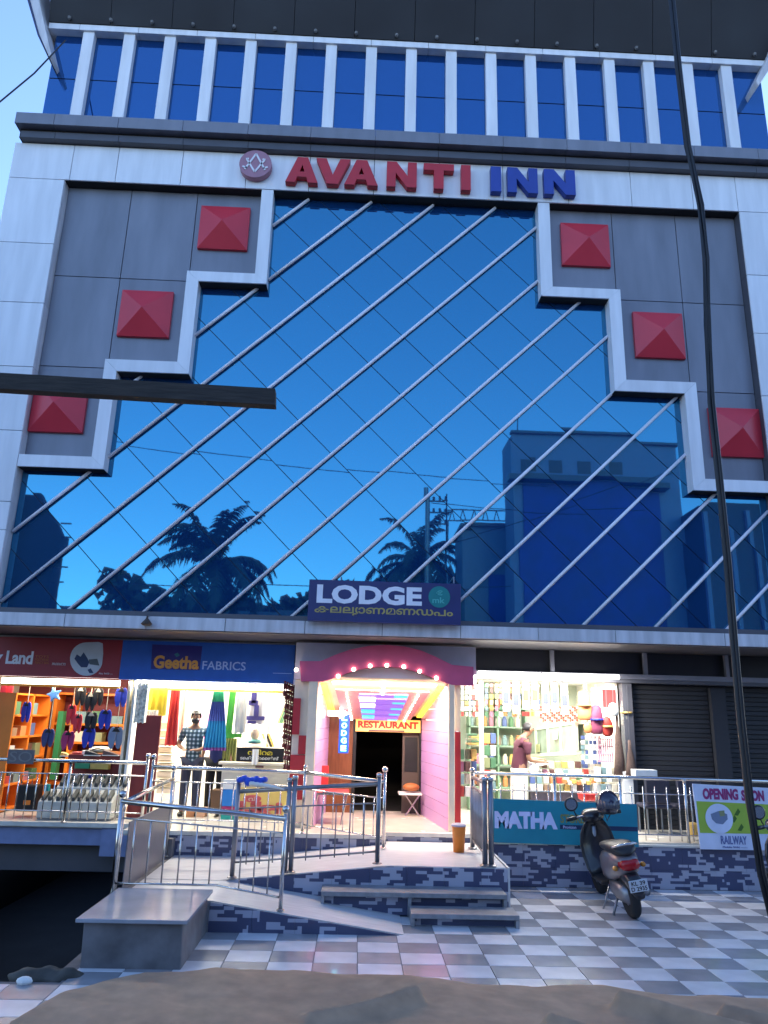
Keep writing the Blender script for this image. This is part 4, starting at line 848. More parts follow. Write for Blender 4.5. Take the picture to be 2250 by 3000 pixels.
# ================================================================== GENERAL STORE (right)
K4 = 550 / 1659
def q4(x, y): return (1350 + x * K4, 1850 + y * K4)
LN = thing('store_lintel', 'dull metal lintel beam running above the general store and the closed shutters', 'beam', (4.8, 12.5, 3.0))
box('beam', flat('lintel_grey', (.20, .20, .24), .5), 1.94, 9.0, 12.45, 12.6, 2.96, 3.04, LN); box('beam_lip', M_CHAR, 1.94, 9.0, 12.46, 12.7, 2.90, 2.955, LN)
for px in (1618, 1890, 2128): x = W(px, 1940, 12.5).x; box('post', MATS['lintel_grey'], x - .03, x + .03, 12.48, 12.55, 3.043, 3.41, LN)
box('opening_shade_sheet', M_BLACK, 1.94, 9.0, 12.62, 12.64, 3.05, 3.41, LN)  # black sheet standing for the shade in the open bays above the lintel
TU = thing('tube_light', 'pair of long lit fluorescent tubes along the lintel of the general store', 'light', (3.15, 12.35, 2.98))
for a, b in ((1402, 1585), (1592, 1815)):
    p, r_ = W(a, 1970, 12.35), W(b, 1980, 12.35); M().tube([(p.x, 12.38, 2.985), (r_.x, 12.38, 2.985)], .036, 8).build('tube', M_LIT, TU, True); box('batten', M_WALLW, p.x, r_.x, 12.41, 12.449, 2.965, 3.01, TU)
def g4(name, label, cat, x0, y0, x1, y1, y, d, m, **k): a = q4(x0, y0); b = q4(x1, y1); return goods(name, label, cat, a[0], a[1], b[0], b[1], y, d, m, **k)
g4('white_post', 'white square post at the left of the general store', 'post', 165, 440, 203, 1480, 12.62, .08, M_WALLW)
g4('white_pillar', 'white painted pillar between store and shutters', 'pillar', 1440, 1240, 1530, 1560, 12.5, .2, M_WALLW)
struct(box('dark_pillar', M_CHAR, 4.46, 4.62, 12.55, 12.8, PZ, 2.95))
# hanging snack packets in a row
M_FOIL = flat('foil_white', (.7, .7, .66), .35); M_CNAVY = flat('card_navy', (.05, .06, .20)); M_CYEL = flat('card_yellow', (.65, .38, .04))
for k, (x, yb, m, lab) in enumerate(((402, 630, M_CNAVY, 'white hanging strip with navy card, leftmost of five'), (490, 650, M_CNAVY, 'white hanging strip with navy card, second from the left'), (575, 610, M_CYEL, 'white hanging strip with left yellow card'), (655, 610, M_CYEL, 'white hanging strip with right yellow card'),
                                     (750, 640, M_CNAVY, 'white hanging strip with navy card, just right of the yellow pair'), (830, 630, M_CNAVY, 'white hanging strip with navy card, fourth of the navy ones'), (918, 655, M_CNAVY, 'white hanging strip with navy card, rightmost of five'))):
    t = thing('packet_strip', lab, 'packets', tuple(W(*q4(x, 500), 12.72)), 'hanging packet strips in the general store')
    pxbox('white_strip', M_FOIL, *q4(x - 30, 445), *q4(x + 30, yb + 75), 12.74, .012, t)
    pxbox('card', m, *q4(x - 24, yb - 95), *q4(x + 24, yb), 12.725, .012, t); M().tube([tuple(W(*q4(x, 440), 12.745)), (W(*q4(x, 440), 12.745).x, 12.745, 2.93)], .004, 4).build('string', M_STEELD, t)
CH = thing('red_sachet_curtain', 'curtain of small red and white sachets hanging under the packet strips', 'sachets', tuple(W(*q4(860, 720), 12.9)))
for i in range(17):
    for j in range(6):
        x, y = 700 + i * 20, 660 + j * 23 + (i % 2) * 6
        pxbox('sachet', (PAL[0], M_FOIL, flat('sachet_red', (.7, .12, .07)))[(i + 2 * j) % 3], *q4(x, y), *q4(x + 17, y + 20), 12.9 + .01 * (i % 2), .008, CH)
def hang(label, cat, name, x, y0, w, h, m, y=12.6, shape='bag', trim=None):
    p = W(*q4(x, y0), y); s = K4 * y / 2157 * 1.03; W_, H_ = w * s * .82, h * s * .9
    t = thing(name, label, cat, (p.x, y, p.z))
    prof = {'bag': [(.16, 0), (.38, -.08), (.44, -.4), (.5, -.8), (.46, -.96), (.3, -1)], 'sack': [(.08, 0), (.30, -.08), (.46, -.35), (.50, -.65), (.42, -.9), (.2, -1)], 'broom': [(.12, 0), (.14, -.25), (.26, -.4), (.42, -.75), (.5, -1)]}[shape]
    n = 14; vs = []; fs = []
    for r, z in prof:
        for k in range(n):
            a_ = 2 * math.pi * k / n; rr_ = r * W_ * (1 + .10 * math.sin(3 * a_ + z * 7)); vs.append((p.x + rr_ * math.cos(a_), y + .5 * rr_ * math.sin(a_), p.z + z * H_))
    for i in range(len(prof) - 1):
        for k in range(n): fs.append((i * n + k, i * n + (k + 1) % n, (i + 1) * n + (k + 1) % n, (i + 1) * n + k))
    fs += [tuple(range(n)), tuple((len(prof) - 1) * n + k for k in range(n - 1, -1, -1))]
    M().add(vs, fs).build('body', m, t, True)
    M().tube([(p.x, y, p.z - .01), (p.x + .01, y, 2.86)], .005, 4).build('string', M_STEELD, t)
    if trim: M().lathe((p.x, y, p.z - H_ * .5), [(W_ * .47, -.015), (W_ * .50, 0), (W_ * .47, .015)], 14).build('band', trim, t, True)
    return t
M_BROOM = mat('brown_fibre', (.12, .075, .06), .9, 0, .5, 40., .5, stretch=(8, 8, 1))
hang('orange and yellow carry bag hanging right of the sachets', 'bag', 'carry_bag', 1085, 520, 150, 270, flat('bag_orange', (.60, .22, .08)), shape='bag', trim=PAL[1])
hang('maroon and navy carry bag hanging beside the orange one', 'bag', 'carry_bag', 1195, 650, 140, 260, flat('bag_maroon', (.18, .03, .07)), trim=S_BLUE)
hang('small orange basket hanging low under the orange bag', 'basket', 'basket', 1120, 800, 90, 100, PAL[7], shape='sack')
hang('red cloth bag with a yellow rim next to the brooms', 'bag', 'cloth_bag', 1290, 750, 120, 180, flat('bag_red', (.35, .03, .02)), shape='sack', trim=PAL[1])
hang('net bag of coloured balls hanging at the far right of the store', 'net bag', 'net_bag', 1455, 590, 125, 260, mat('net_mixed', (.34, .32, .28), .7, 0, .7, 16.), shape='sack', trim=PAL[1])
hang('left bundle of brown fibre brooms hanging at the store corner', 'broom', 'broom_bundle', 1375, 690, 120, 590, M_BROOM, y=12.55, shape='broom')
hang('right bundle of brown fibre brooms, the one nearest the shutter', 'broom', 'broom_bundle', 1490, 960, 120, 320, M_BROOM, y=12.5, shape='broom')
hang('white plastic bag bulging above the broom bundles', 'bag', 'plastic_bag', 1345, 630, 110, 120, M_FOIL, y=12.5, shape='sack')
t = thing('red_square_panel', 'dull red square board with white border hanging at the right of the store', 'board', tuple(W(*q4(1320, 590), 12.9))); pxbox('border', M_FOIL, *q4(1240, 505), *q4(1400, 680), 12.9, .02, t); pxbox('face', flat('dull_red', (.35, .06, .06)), *q4(1255, 515), *q4(1388, 670), 12.89, .009, t)
# more hanging strips and bunches (left and behind)
def strips(label, name, x0, x1, y0, y1, n, y, mats, rows=5):
    for k in range(n):
        x = x0 + (x1 - x0) * (k + .5) / n + random.uniform(-6, 6); w = (x1 - x0) / n * .42
        t = thing(name, label + ', ' + ORD[k] + ' from the left', 'packets', tuple(W(*q4(x, y0), y)), label.replace('string', 'strings', 1))
        for j in range(rows):
            a, b = y0 + (y1 - y0) * j / rows, y0 + (y1 - y0) * (j + .86) / rows
            hw_ = w * random.uniform(.6, 1.15); pxbox('packet', random.choice(mats), *q4(x - hw_, a), *q4(x + hw_, b - random.uniform(0, 6)), y + .01 * (j % 2), .02, t)
strips('string of small coloured packets hanging left of the white post', 'packet_string', 0, 160, 470, 760, 5, 12.55, [PAL[5], PAL[2], PAL[0], M_FOIL, PAL[1]], 6)
strips('string of mixed packets hanging behind the navy card strips', 'packet_string', 210, 700, 450, 760, 12, 13.1, PAL, 6)
strips('string of pale packets hanging near the red square board', 'packet_string', 1150, 1250, 500, 640, 3, 12.8, [M_FOIL, PAL[5], PAL[6]], 4)
strips('string of sachets hanging below the maroon bag', 'packet_string', 1060, 1240, 920, 1180, 5, 12.75, [M_FOIL, PAL[4], PAL[5], PAL[9], M_FOIL], 6)
t = thing('pink_striped_basket', 'pink openwork basket hanging left of the brooms', 'basket', tuple(W(*q4(1280, 1050), 12.7)))
for k in range(7): pxbox('stave', flat('basket_pink', (.62, .28, .36)), *q4(1220 + k * 19, 945), *q4(1229 + k * 19, 1150), 12.7, .02, t)
for yy in (945, 1010, 1080, 1145): pxbox('hoop', MATS['basket_pink'], *q4(1215, yy), *q4(1350, yy + 9), 12.69, .009, t)
# stacks at the left edge of the store
for k in range(6): g4('leaf_plate_stack', '%s leafy packet, %s from the top of the pile left of the white post' % (('green', 'mustard', 'olive')[k % 3], ORD[k]), 'packets', 60 + (k % 2) * 30, 905 + k * 20, 150 + (k % 2) * 12, 922 + k * 20, 12.45, .25, (PAL[3], PAL[1], PAL[8])[k % 3], group='leafy packets piled left of the post')
for k in range(12): g4('grocery_pack', 'grocery pack beside the red porch panel, %s row, %s from the left' % (ORD[k // 3], ORD[k % 3]), 'pack', -15 + (k % 3) * 55, 1040 + (k // 3) * 110, 30 + (k % 3) * 55, 1130 + (k // 3) * 110, 12.5 + .05 * (k % 2), .2, PAL[(k * 5 + 3) % 12], group='grocery packs beside the porch panel')
for k in range(10): g4('snack_pack', 'snack pack right of the white post, %s row, %s one' % (ORD[k // 2], ('left', 'right')[k % 2]), 'pack', 212 + (k % 2) * 52, 900 + (k // 2) * 108, 258 + (k % 2) * 52, 990 + (k // 2) * 108, 12.85, .12, (PAL[1], PAL[4], PAL[3], PAL[5], PAL[8], PAL[3], PAL[0], PAL[2], PAL[10], PAL[9])[k], group='snack packs right of the white post')
# rear shelving + glass-fronted cabinet on the right wall, in perspective
RSV = thing('rear_rack', 'green steel rack of jars on the rear wall of the store', 'rack', (3.0, 14.9, PZ))
M_GSH = flat('green_steel', (.18, .30, .20), .5)
for x in (2.2, 2.75, 3.3): box('upright', M_GSH, x, x + .03, 14.75, 15.1, PZ, 2.75, RSV)
for z in (1.0, 1.4, 1.75, 2.1, 2.45): box('shelf', M_GSH, 2.2, 3.33, 14.75, 15.1, z, z + .025, RSV)
for i in range(40):
    z = (1.026, 1.426, 1.776, 2.126, 2.476)[i % 5]; x = 2.26 + (i // 5) * .13
    M().lathe((x, 14.85, z), [(.045, 0), (.05, .02), (.05, .14), (.03, .16), (.03, .19)], 8).build('jar', PAL[(i * 7) % 12], label='%s jar on the %s shelf of the green rear rack, %s from the left' % (PALN[(i * 7) % 12], ORD[i % 5], ORD[i // 5]), cat='jar', group='jars on the rear green rack')
GC = thing('glass_cabinet', 'pale green glass-fronted cabinet on the right wall of the general store', 'cabinet', (4.1, 13.9, 1.7))
cA, cB = W(*q4(560, 1100), 14.9), W(*q4(1020, 1070), 13.0)
def cabpt(t_, zt): return (cA.x + (cB.x - cA.x) * t_, cA.y + (cB.y - cA.y) * t_, zt)
zA0, zA1 = W(*q4(560, 1100), 14.9).z, W(*q4(560, 880), 14.9).z; zB0, zB1 = W(*q4(1020, 1070), 13.0).z, W(*q4(1020, 800), 13.0).z
nx_ = (-(cB.y - cA.y), cB.x - cA.x); ln = math.hypot(*nx_); nx_ = (nx_[0] / ln, nx_[1] / ln)
if nx_[0] < 0: nx_ = (-nx_[0], -nx_[1])
def cabbox(name, t0, t1, f0, f1, d0, d1, m):
    def pt(t_, f, d):
        z = (zA0 + (zB0 - zA0) * t_) * (1 - f) + (zA1 + (zB1 - zA1) * t_) * f; p = cabpt(t_, z); return (p[0] + nx_[0] * d, p[1] + nx_[1] * d, z)
    return M().hexa([pt(t0, f0, d0), pt(t1, f0, d0), pt(t1, f0, d1), pt(t0, f0, d1), pt(t0, f1, d0), pt(t1, f1, d0), pt(t1, f1, d1), pt(t0, f1, d1)]).build(name, m, GC)
M_CAB = flat('cabinet_green', (.48, .55, .42), .4); M_CGL = mat('cabinet_glass', (.22, .28, .22), .08, 0, .2, 5., spec=.8)
cabbox('back', 0, 1, 0, 1, .22, .24, M_CAB); cabbox('bottom_rail', 0, 1, -.06, .06, -.01, .24, M_CAB); cabbox('top_rail', 0, 1, .94, 1.06, -.01, .24, M_CAB)
for k in range(5): t0 = k / 4 * .97; cabbox('stile', t0, t0 + .035, .061, .939, -.01, .05, M_CAB)
for k in range(4): cabbox('glass_door', k / 4 * .97 + .036, (k + 1) / 4 * .97 - .001, .061, .939, .005, .012, M_CGL)
for k in range(8): cabbox('medicine_box', .06 + k * .115, .12 + k * .115, .10 + .4 * (k % 2), .40 + .4 * (k % 2), -.04, -.012, PAL[(k * 3 + 2) % 12]) if k in (2, 5) else None
# counter with goods
SC_ = thing('store_counter', 'long store counter crowded with jars and packets in front of the cabinet', 'counter', (3.6, 13.0, PZ))
pxbox('top', M_CREAM, *q4(600, 1245), *q4(1330, 1262), 12.95, .6, SC_); pxbox('front', flat('counter_plum', (.10, .08, .10)), *q4(620, 1400), *q4(1190, 1560), 12.9, .5, SC_)
for k in range(44):
    r_ = k // 11; x = 600 + (k % 11) * 60 + r_ * 7; yy = 1150 + r_ * 68
    g4('counter_item', '%s packet in the %s row of the store counter, %s from the left' % (PALN[(k * 5 + r_) % 12] if k % 3 else 'white', ('back', 'second', 'third', 'front')[r_], ORD[k % 11]), 'goods', x, yy, x + 44, yy + 58, 13.0 - r_ * .06, .1, PAL[(k * 5 + r_) % 12] if k % 3 else PAL[5], group='goods crowded on the store counter')
for k in range(9): g4('egg_tray', 'tray of packs below the store counter top, %s from the left' % ORD[k], 'goods', 905 + k * 42, 1310 + (k % 2) * 12, 940 + k * 42, 1345 + (k % 2) * 12, 12.78, .15, (PAL[7], PAL[2], PAL[1])[k % 3], group='orange and cream packs below the counter top')
t = thing('white_jar_pair', 'pair of clear jars on the counter before the man in maroon', 'jar', tuple(W(*q4(640, 1230), 12.9)))
for x in (625, 668): p = W(*q4(x, 1245), 12.9); M().lathe(tuple(p), [(.04, 0), (.05, .03), (.05, .11), (.03, .13), (.03, .15)], 10).build('jar', M_FOIL, t, True)
for k, (x, lab) in enumerate(((1105, 'red plastic bowl, left of the two below the counter'), (1165, 'red plastic bowl, right of the two below the counter'))):
    p = W(*q4(x, 1495), 12.0); M().lathe(tuple(p), [(.06, 0), (.115, .03), (.12, .09), (.125, .10)], 16).build('red_bowl', flat('bowl_red', (.7, .015, .015), .3), smooth=True, label=lab, cat='bowl', group='red bowls on the platform')
for k in range(10): g4('floor_sack', 'sack at the right foot of the store, %s row, %s from the left' % (('upper', 'lower')[k // 5], ORD[k % 5]), 'sack', 1200 + (k % 5) * 48, 1200 + (k // 5) * 150, 1240 + (k % 5) * 48, 1330 + (k // 5) * 150, 12.55 + .05 * (k % 2), .15, (PAL[5], PAL[9], M_FOIL, PAL[2], M_WALLW)[k % 5], group='sacks at the right foot of the store')
# shutters and right bay
SHT = thing('rolling_shutter', 'closed dark rolling shutter right of the general store', 'shutter', (6.6, 12.75, PZ))
for k in range(30): box('slat', flat('shutter_dark2', (.018, .018, .02), .6) if k % 2 else flat('shutter_dark', (.022, .022, .026), .6), 4.64, 5.98, 12.70, 12.725, PZ + k * .076, PZ + k * .076 + .07, SHT, bevel=.006)
for k in range(30): box('slat', MATS['shutter_dark2'] if k % 2 else MATS['shutter_dark'], 6.25, 8.9, 12.70, 12.725, PZ + k * .076, PZ + k * .076 + .07, SHT, bevel=.006)
box('shutter_light_stop', M_BLACK, 4.62, 9.2, 12.76, 12.8, PZ, 3.0, SHT); box('guide_post', M_DARK, 5.99, 6.24, 12.6, 12.8, PZ, 2.86, SHT)  # black sheet added behind the slats so no light shows through the gaps
# black chairs stored behind the railing
for k, (x, lab) in enumerate(((4.75, 'dark office chair behind the railing, left one'), (5.25, 'dark office chair behind the railing, right one'))):
    t = thing('office_chair', lab, 'chair', (x, 12.2, PZ)); M_CHB = flat('chair_black', (.03, .03, .05))
    box('backrest', M_CHB, x - .2, x + .2, 12.05, 12.10, 1.05, 1.42, t, .03); box('seat', M_CHB, x - .22, x + .22, 12.05, 12.45, .98, 1.04, t, .02)
    for dx, dy in ((-.18, .0), (.18, .0), (-.18, .35), (.18, .35)): M().tube([(x + dx, 12.08 + dy, PZ), (x + dx, 12.08 + dy, .98)], .014, 6).build('leg', M_STEELD, t)
goods('white_foam_box', 'white foam box resting on the railing end near the brooms', 'box', 1862, 2256, 1926, 2276, 11.6, .2, M_FOIL)
goods('yellow_sack', 'yellow plastic sack leaning behind the opening banner', 'sack', 2024, 2412, 2050, 2452, 11.6, .15, PAL[1], bevel=.02)
# banners
MB = thing('matha_banner', 'teal MATHA banner tied to the railing in front of the general store', 'banner', tuple(W(1650, 2410, 11.22)))
pxpoly('sheet', flat('banner_teal', (.010, .24, .32), .45), [(1436, 2339), (1865, 2356), (1872, 2482), (1437, 2468)], 11.21, .012, MB)
pxtext('MATHA', 1449, 2378, 1633, 2428, 11.207, flat('banner_letters', (.62, .66, .92)), MB, bold=.06, sp=.92); pxtext('STORES', 1642, 2386, 1722, 2412, 11.207, flat('banner_gold', (.20, .22, .08)), MB, bold=.03)
pxpoly('navy_strip', flat('banner_navy', (.008, .03, .09)), [(1641, 2416), (1868, 2423), (1868, 2436), (1641, 2429)], 11.206, .003, MB); pxtext('Provision', 1650, 2419, 1688, 2428, 11.204, MATS['banner_letters'], MB)
OS_ = thing('opening_soon_banner', 'white and lime OPENING SOON banner hung on the railing at the right edge', 'banner', tuple(W(2150, 2390, 11.2)))
pxpoly('sheet', flat('banner_white', (.62, .66, .80), .5), [(2028, 2296), (2275, 2310), (2275, 2492), (2052, 2488)], 11.2, .012, OS_); pxpoly('lime_field', flat('banner_lime', (.32, .45, .05)), [(2040, 2347), (2275, 2358), (2275, 2444), (2051, 2440)], 11.197, .002, OS_)
pxtext('OPENING', 2059, 2310, 2162, 2343, 11.196, flat('banner_plum', (.28, .03, .14)), OS_, bold=.05); pxtext('SOON', 2172, 2315, 2238, 2347, 11.196, MATS['banner_plum'], OS_, bold=.05)
c = W(2107, 2398, 11.193); M().lathe((c.x, 11.190, c.z), [(.20, 0), (.20, .004)], 30, 'y').build('round_print', MATS['banner_white'], OS_); pxpoly('food_print', flat('banner_greyblue', (.16, .20, .30)), [(2082, 2385), (2105, 2376), (2130, 2385), (2132, 2400), (2118, 2415), (2098, 2412), (2086, 2400)], 11.187, .002, OS_)
pxpoly('food_print', PAL[8], [(2106, 2376), (2122, 2374), (2124, 2390), (2110, 2392)], 11.185, .0015, OS_)
for a in ((2150, 2400), (2215, 2385), (2170, 2425), (2160, 2380)): c = W(*a, 11.196); pxpoly('leaf_print', flat('banner_leaf', (.06, .14, .015)), [(a[0] - 9, a[1] + 8), (a[0] + 2, a[1] - 12), (a[0] + 9, a[1] - 2), (a[0] + 2, a[1] + 10)], 11.195, .0015, OS_)
pxtext('RAILWAY', 2112, 2449, 2188, 2474, 11.196, flat('banner_steel', (.13, .16, .34)), OS_, bold=.02); pxtext('Mobile 9446 ------', 2118, 2479, 2190, 2485, 11.196, MATS['banner_steel'], OS_)

# ================================================================== RAILINGS
def railing(label, posts, rails, bal=None, group=None, m=None, post_r=.023, top_r=.024):
    m = m or M_STEEL
    x, y, z0, z1 = posts[0][:4]; t = thing('railing', label, 'railing', (x, y, z0), group)
    for p in posts:
        x, y, z0, z1 = p[:4]; M().tube([(x, y, z0), (x, y, z1)], post_r, 10).build('post', m, t, True)
        M().lathe((x, y, z0 + .001), [(post_r * 2, 0), (post_r * 2, .008), (post_r * 1.2, .02)], 12).build('base_flange', m, t)
        if len(p) > 4: M().ball((x, y, z1 + .045), .042, 12, 8).build('ball_cap', M_STEEL, t, True)
        else: M().lathe((x, y, z1), [(post_r * 1.25, -.03), (post_r * 1.25, .01), (post_r * .6, .02)], 10).build('post_cap', M_STEEL, t, True)
    for a, b, r in rails: M().tube([a, b], r, 8).build('rail', m, t, True)
    if bal:
        for (a0, b0), (a1, b1), n in bal:      # bottom line, top line
            for k in range(1, n):
                f = k / n; p = Vector(a0).lerp(Vector(b0), f); q = Vector(a1).lerp(Vector(b1), f)
                M().tube([tuple(p), tuple(q)], .009, 6).build('baluster', m, t, True)
    return t
A = [(-5.9, 12.1), (-4.33, 12.1), (-3.17, 12.1)]
railing('stainless railing along the shoe shop platform above the dark driveway', [(-4.33, 12.08, PZ, 1.47), (-5.9, 12.08, PZ, 1.47), (-3.17, 12.08, PZ, 1.53, 1)],
        [((-5.95, 12.08, 1.48), (-3.17, 12.08, 1.47), .028), ((-5.95, 12.08, 1.29), (-3.17, 12.08, 1.28), .010), ((-5.95, 12.08, .76), (-3.17, 12.08, .75), .010)],
        [(((-5.9, 12.08, .64), (-3.3, 12.08, .64)), ((-5.9, 12.08, 1.30), (-3.3, 12.08, 1.29)), 19)])
t = thing('number_plate_sheet', 'dull metal plate reading SO fixed on the shoe shop railing', 'plate', tuple(W(62, 2218, 12.03))); pxbox('sheet', flat('plate_rust', (.15, .13, .13), .5), 22, 2196, 100, 2238, 12.03, .012, t); pxtext('SO', 28, 2202, 94, 2232, 12.027, flat('plate_mark', (.24, .22, .21)), t, bold=-.005)
# outer railing of the front ramp
railing('stainless railing with ball caps along the front edge of the lower ramp', [(-2.56, 8.86, .30, 1.30, 1), (-.74, 8.86, .20, 1.18, 1)],
        [((-2.56, 8.86, 1.27), (-.74, 8.86, 1.13), .030), ((-2.56, 8.86, 1.10), (-.74, 8.86, .98), .010), ((-2.56, 8.86, .44), (-1.45, 8.86, .44), .012), ((-1.45, 8.86, .44), (-.74, 8.86, .33), .012)],
        [(((-2.56, 8.86, .44), (-1.36, 8.86, .44)), ((-2.56, 8.86, 1.10), (-1.36, 8.86, 1.02)), 7), (((-1.36, 8.86, .43), (-.74, 8.86, .34)), ((-1.36, 8.86, 1.02), (-.74, 8.86, .98)), 4)])
railing('dark steel railing along the patterned wall of the upper ramp', [(-1.44, 9.92, .31, 1.46), (-.73, 9.92, .385, 1.49), (-.80, 9.92, .38, 1.46), (.33, 9.92, .50, 1.54)],
        [((-1.44, 9.92, 1.30), (.33, 9.92, 1.43), .028), ((-1.44, 9.92, 1.10), (.33, 9.92, 1.20), .010), ((-1.44, 9.92, .48), (.33, 9.92, .64), .012)],
        [(((-1.44, 9.92, .45), (-.80, 9.92, .50)), ((-1.44, 9.92, 1.10), (-.80, 9.92, 1.14)), 4), (((-.73, 9.92, .50), (.33, 9.92, .62)), ((-.73, 9.92, 1.14), (.33, 9.92, 1.20)), 6)], m=M_STEELD, post_r=.030)
railing('steel railing along the shop platform edge behind the upper ramp', [(-2.95, 11.56, PZ, 1.55, 1), (-.71, 11.5, PZ, 1.52), (.45, 11.1, .49, 1.48, 1)],
        [((-2.95, 11.56, 1.46), (-.71, 11.5, 1.43), .028), ((-2.95, 11.56, 1.26), (-.71, 11.5, 1.24), .010), ((-2.95, 11.56, .74), (-.71, 11.5, .74), .010), ((-.71, 11.5, 1.43), (.45, 11.1, 1.36), .028), ((-.71, 11.5, 1.20), (.45, 11.1, 1.14), .010), ((-.71, 11.5, .72), (.45, 11.1, .62), .010)],
        [(((-2.95, 11.56, .62), (-.71, 11.5, .62)), ((-2.95, 11.56, 1.26), (-.71, 11.5, 1.24)), 13), (((-.71, 11.5, .72), (.45, 11.1, .62)), ((-.71, 11.5, 1.20), (.45, 11.1, 1.14)), 8)])
t = railing('steel side railing with grey sheet panel between landing and driveway', [(-2.58, 11.3, .30, 1.42, 1), (-2.58, 9.0, .30, 1.2)],
        [((-2.58, 11.3, 1.32), (-2.58, 8.9, 1.24), .026)])
box('sheet_panel', flat('panel_grey', (.14, .14, .16), .4), -2.585, -2.575, 9.3, 11.25, .02, 1.0, t)
railing('short dark steel railing at the right side of the entrance landing', [(1.68, 9.98, .49, 1.52), (1.76, 9.98, .49, 1.52), (1.72, 11.25, .49, 1.49, 1)],
        [((1.70, 9.98, 1.46), (1.72, 11.25, 1.44), .026), ((1.70, 9.98, 1.32), (1.72, 11.25, 1.31), .018), ((1.70, 9.98, .60), (1.72, 11.25, .60), .012)],
        [(((1.70, 9.98, .60), (1.72, 11.25, .60)), ((1.70, 9.98, 1.32), (1.72, 11.25, 1.31)), 12)], m=M_STEELD, post_r=.034)
railing('long stainless railing along the right-hand shop platform', [(x, 11.38, .56, 1.46) for x in (1.98, 2.95, 3.92, 4.89, 5.86, 6.83)],
        [((1.75, 11.38, 1.49), (7.6, 11.38, 1.46), .026), ((1.98, 11.38, 1.26), (7.6, 11.38, 1.25), .009), ((1.98, 11.38, .70), (7.6, 11.38, .70), .009)],
        [(((1.98, 11.38, .62), (7.6, 11.38, .62)), ((1.98, 11.38, 1.36), (7.6, 11.38, 1.36)), 32)])
t = thing('blue_cloth_bundle', 'blue and white plastic bundle tied on the upper ramp railing', 'cloth', (-1.35, 9.88, 1.42))
b_ = M(); 
for k in range(7): b_.ball((-1.42 + .05 * k, 9.88 + .01 * (k % 2), 1.44 + .018 * math.sin(k * 2.2)), (.05, .045, .035 + .01 * (k % 3)), 9, 6)
b_.build('knot', flat('cloth_blue', (.02, .08, .55), .4), t, True); 
w_ = M(); w_.tube([(-1.30, 9.87, 1.41), (-1.15, 9.86, 1.39), (-1.0, 9.86, 1.37), (-.86, 9.87, 1.34)], [.03, .028, .02, .008], 7); w_.build('tail', M_WALLW, t, True)

# ================================================================== PEOPLE
def skin(name, verts, edges, m, parent, sub=1):
    off = wloc(parent); me = bpy.data.meshes.new(name); me.from_pydata([tuple(Vector(v[0]) - off) for v in verts], edges, []); me.update()
    o = bpy.data.objects.new('tmp', me); COL.objects.link(o)
    md = o.modifiers.new('s', 'SKIN'); md.use_smooth_shade = True
    for i, v in enumerate(verts):
        r = v[1] if isinstance(v[1], tuple) else (v[1], v[1]); me.skin_vertices[0].data[i].radius = r
    me.skin_vertices[0].data[0].use_root = True
    if sub: ss = o.modifiers.new('u', 'SUBSURF'); ss.levels = sub; ss.render_levels = sub
    bpy.context.view_layer.update()
    nm = bpy.data.meshes.new_from_object(o.evaluated_get(bpy.context.evaluated_depsgraph_get())); nm.name = name; nm.materials.clear(); nm.materials.append(m)
    bpy.data.objects.remove(o); bpy.data.meshes.remove(me)
    c = bpy.data.objects.new(name, nm); COL.objects.link(c); c.parent = parent
    for p in nm.polygons: p.use_smooth = True
    return c
def hand_chain(verts, edges, wi, wrist, palm, fdir, side):
    palm = Vector(palm); fdir = Vector(fdir).normalized(); side = Vector(side).normalized()
    verts.append((tuple(palm), (.028, .018))); pi = len(verts) - 1; edges.append((wi, pi))
    for k, L_ in enumerate((.060, .070, .066, .052)):
        b = palm + side * (.026 - .0175 * k) + fdir * .035; verts.append((tuple(b), .0085)); i1 = len(verts) - 1; edges.append((pi, i1))
        e = b + fdir * L_ * .55 + Vector((0, 0, -.004)); verts.append((tuple(e), .008)); i2 = len(verts) - 1; edges.append((i1, i2))
        f = e + fdir * L_ * .35 + Vector((0, 0, -.018)); verts.append((tuple(f), .007)); edges.append((i2, len(verts) - 1))
    th = palm + side * .038 + fdir * .012; verts.append((tuple(th), .010)); edges.append((pi, len(verts) - 1)); verts.append((tuple(th + fdir * .03 + side * .012), .008)); edges.append((len(verts) - 2, len(verts) - 1))
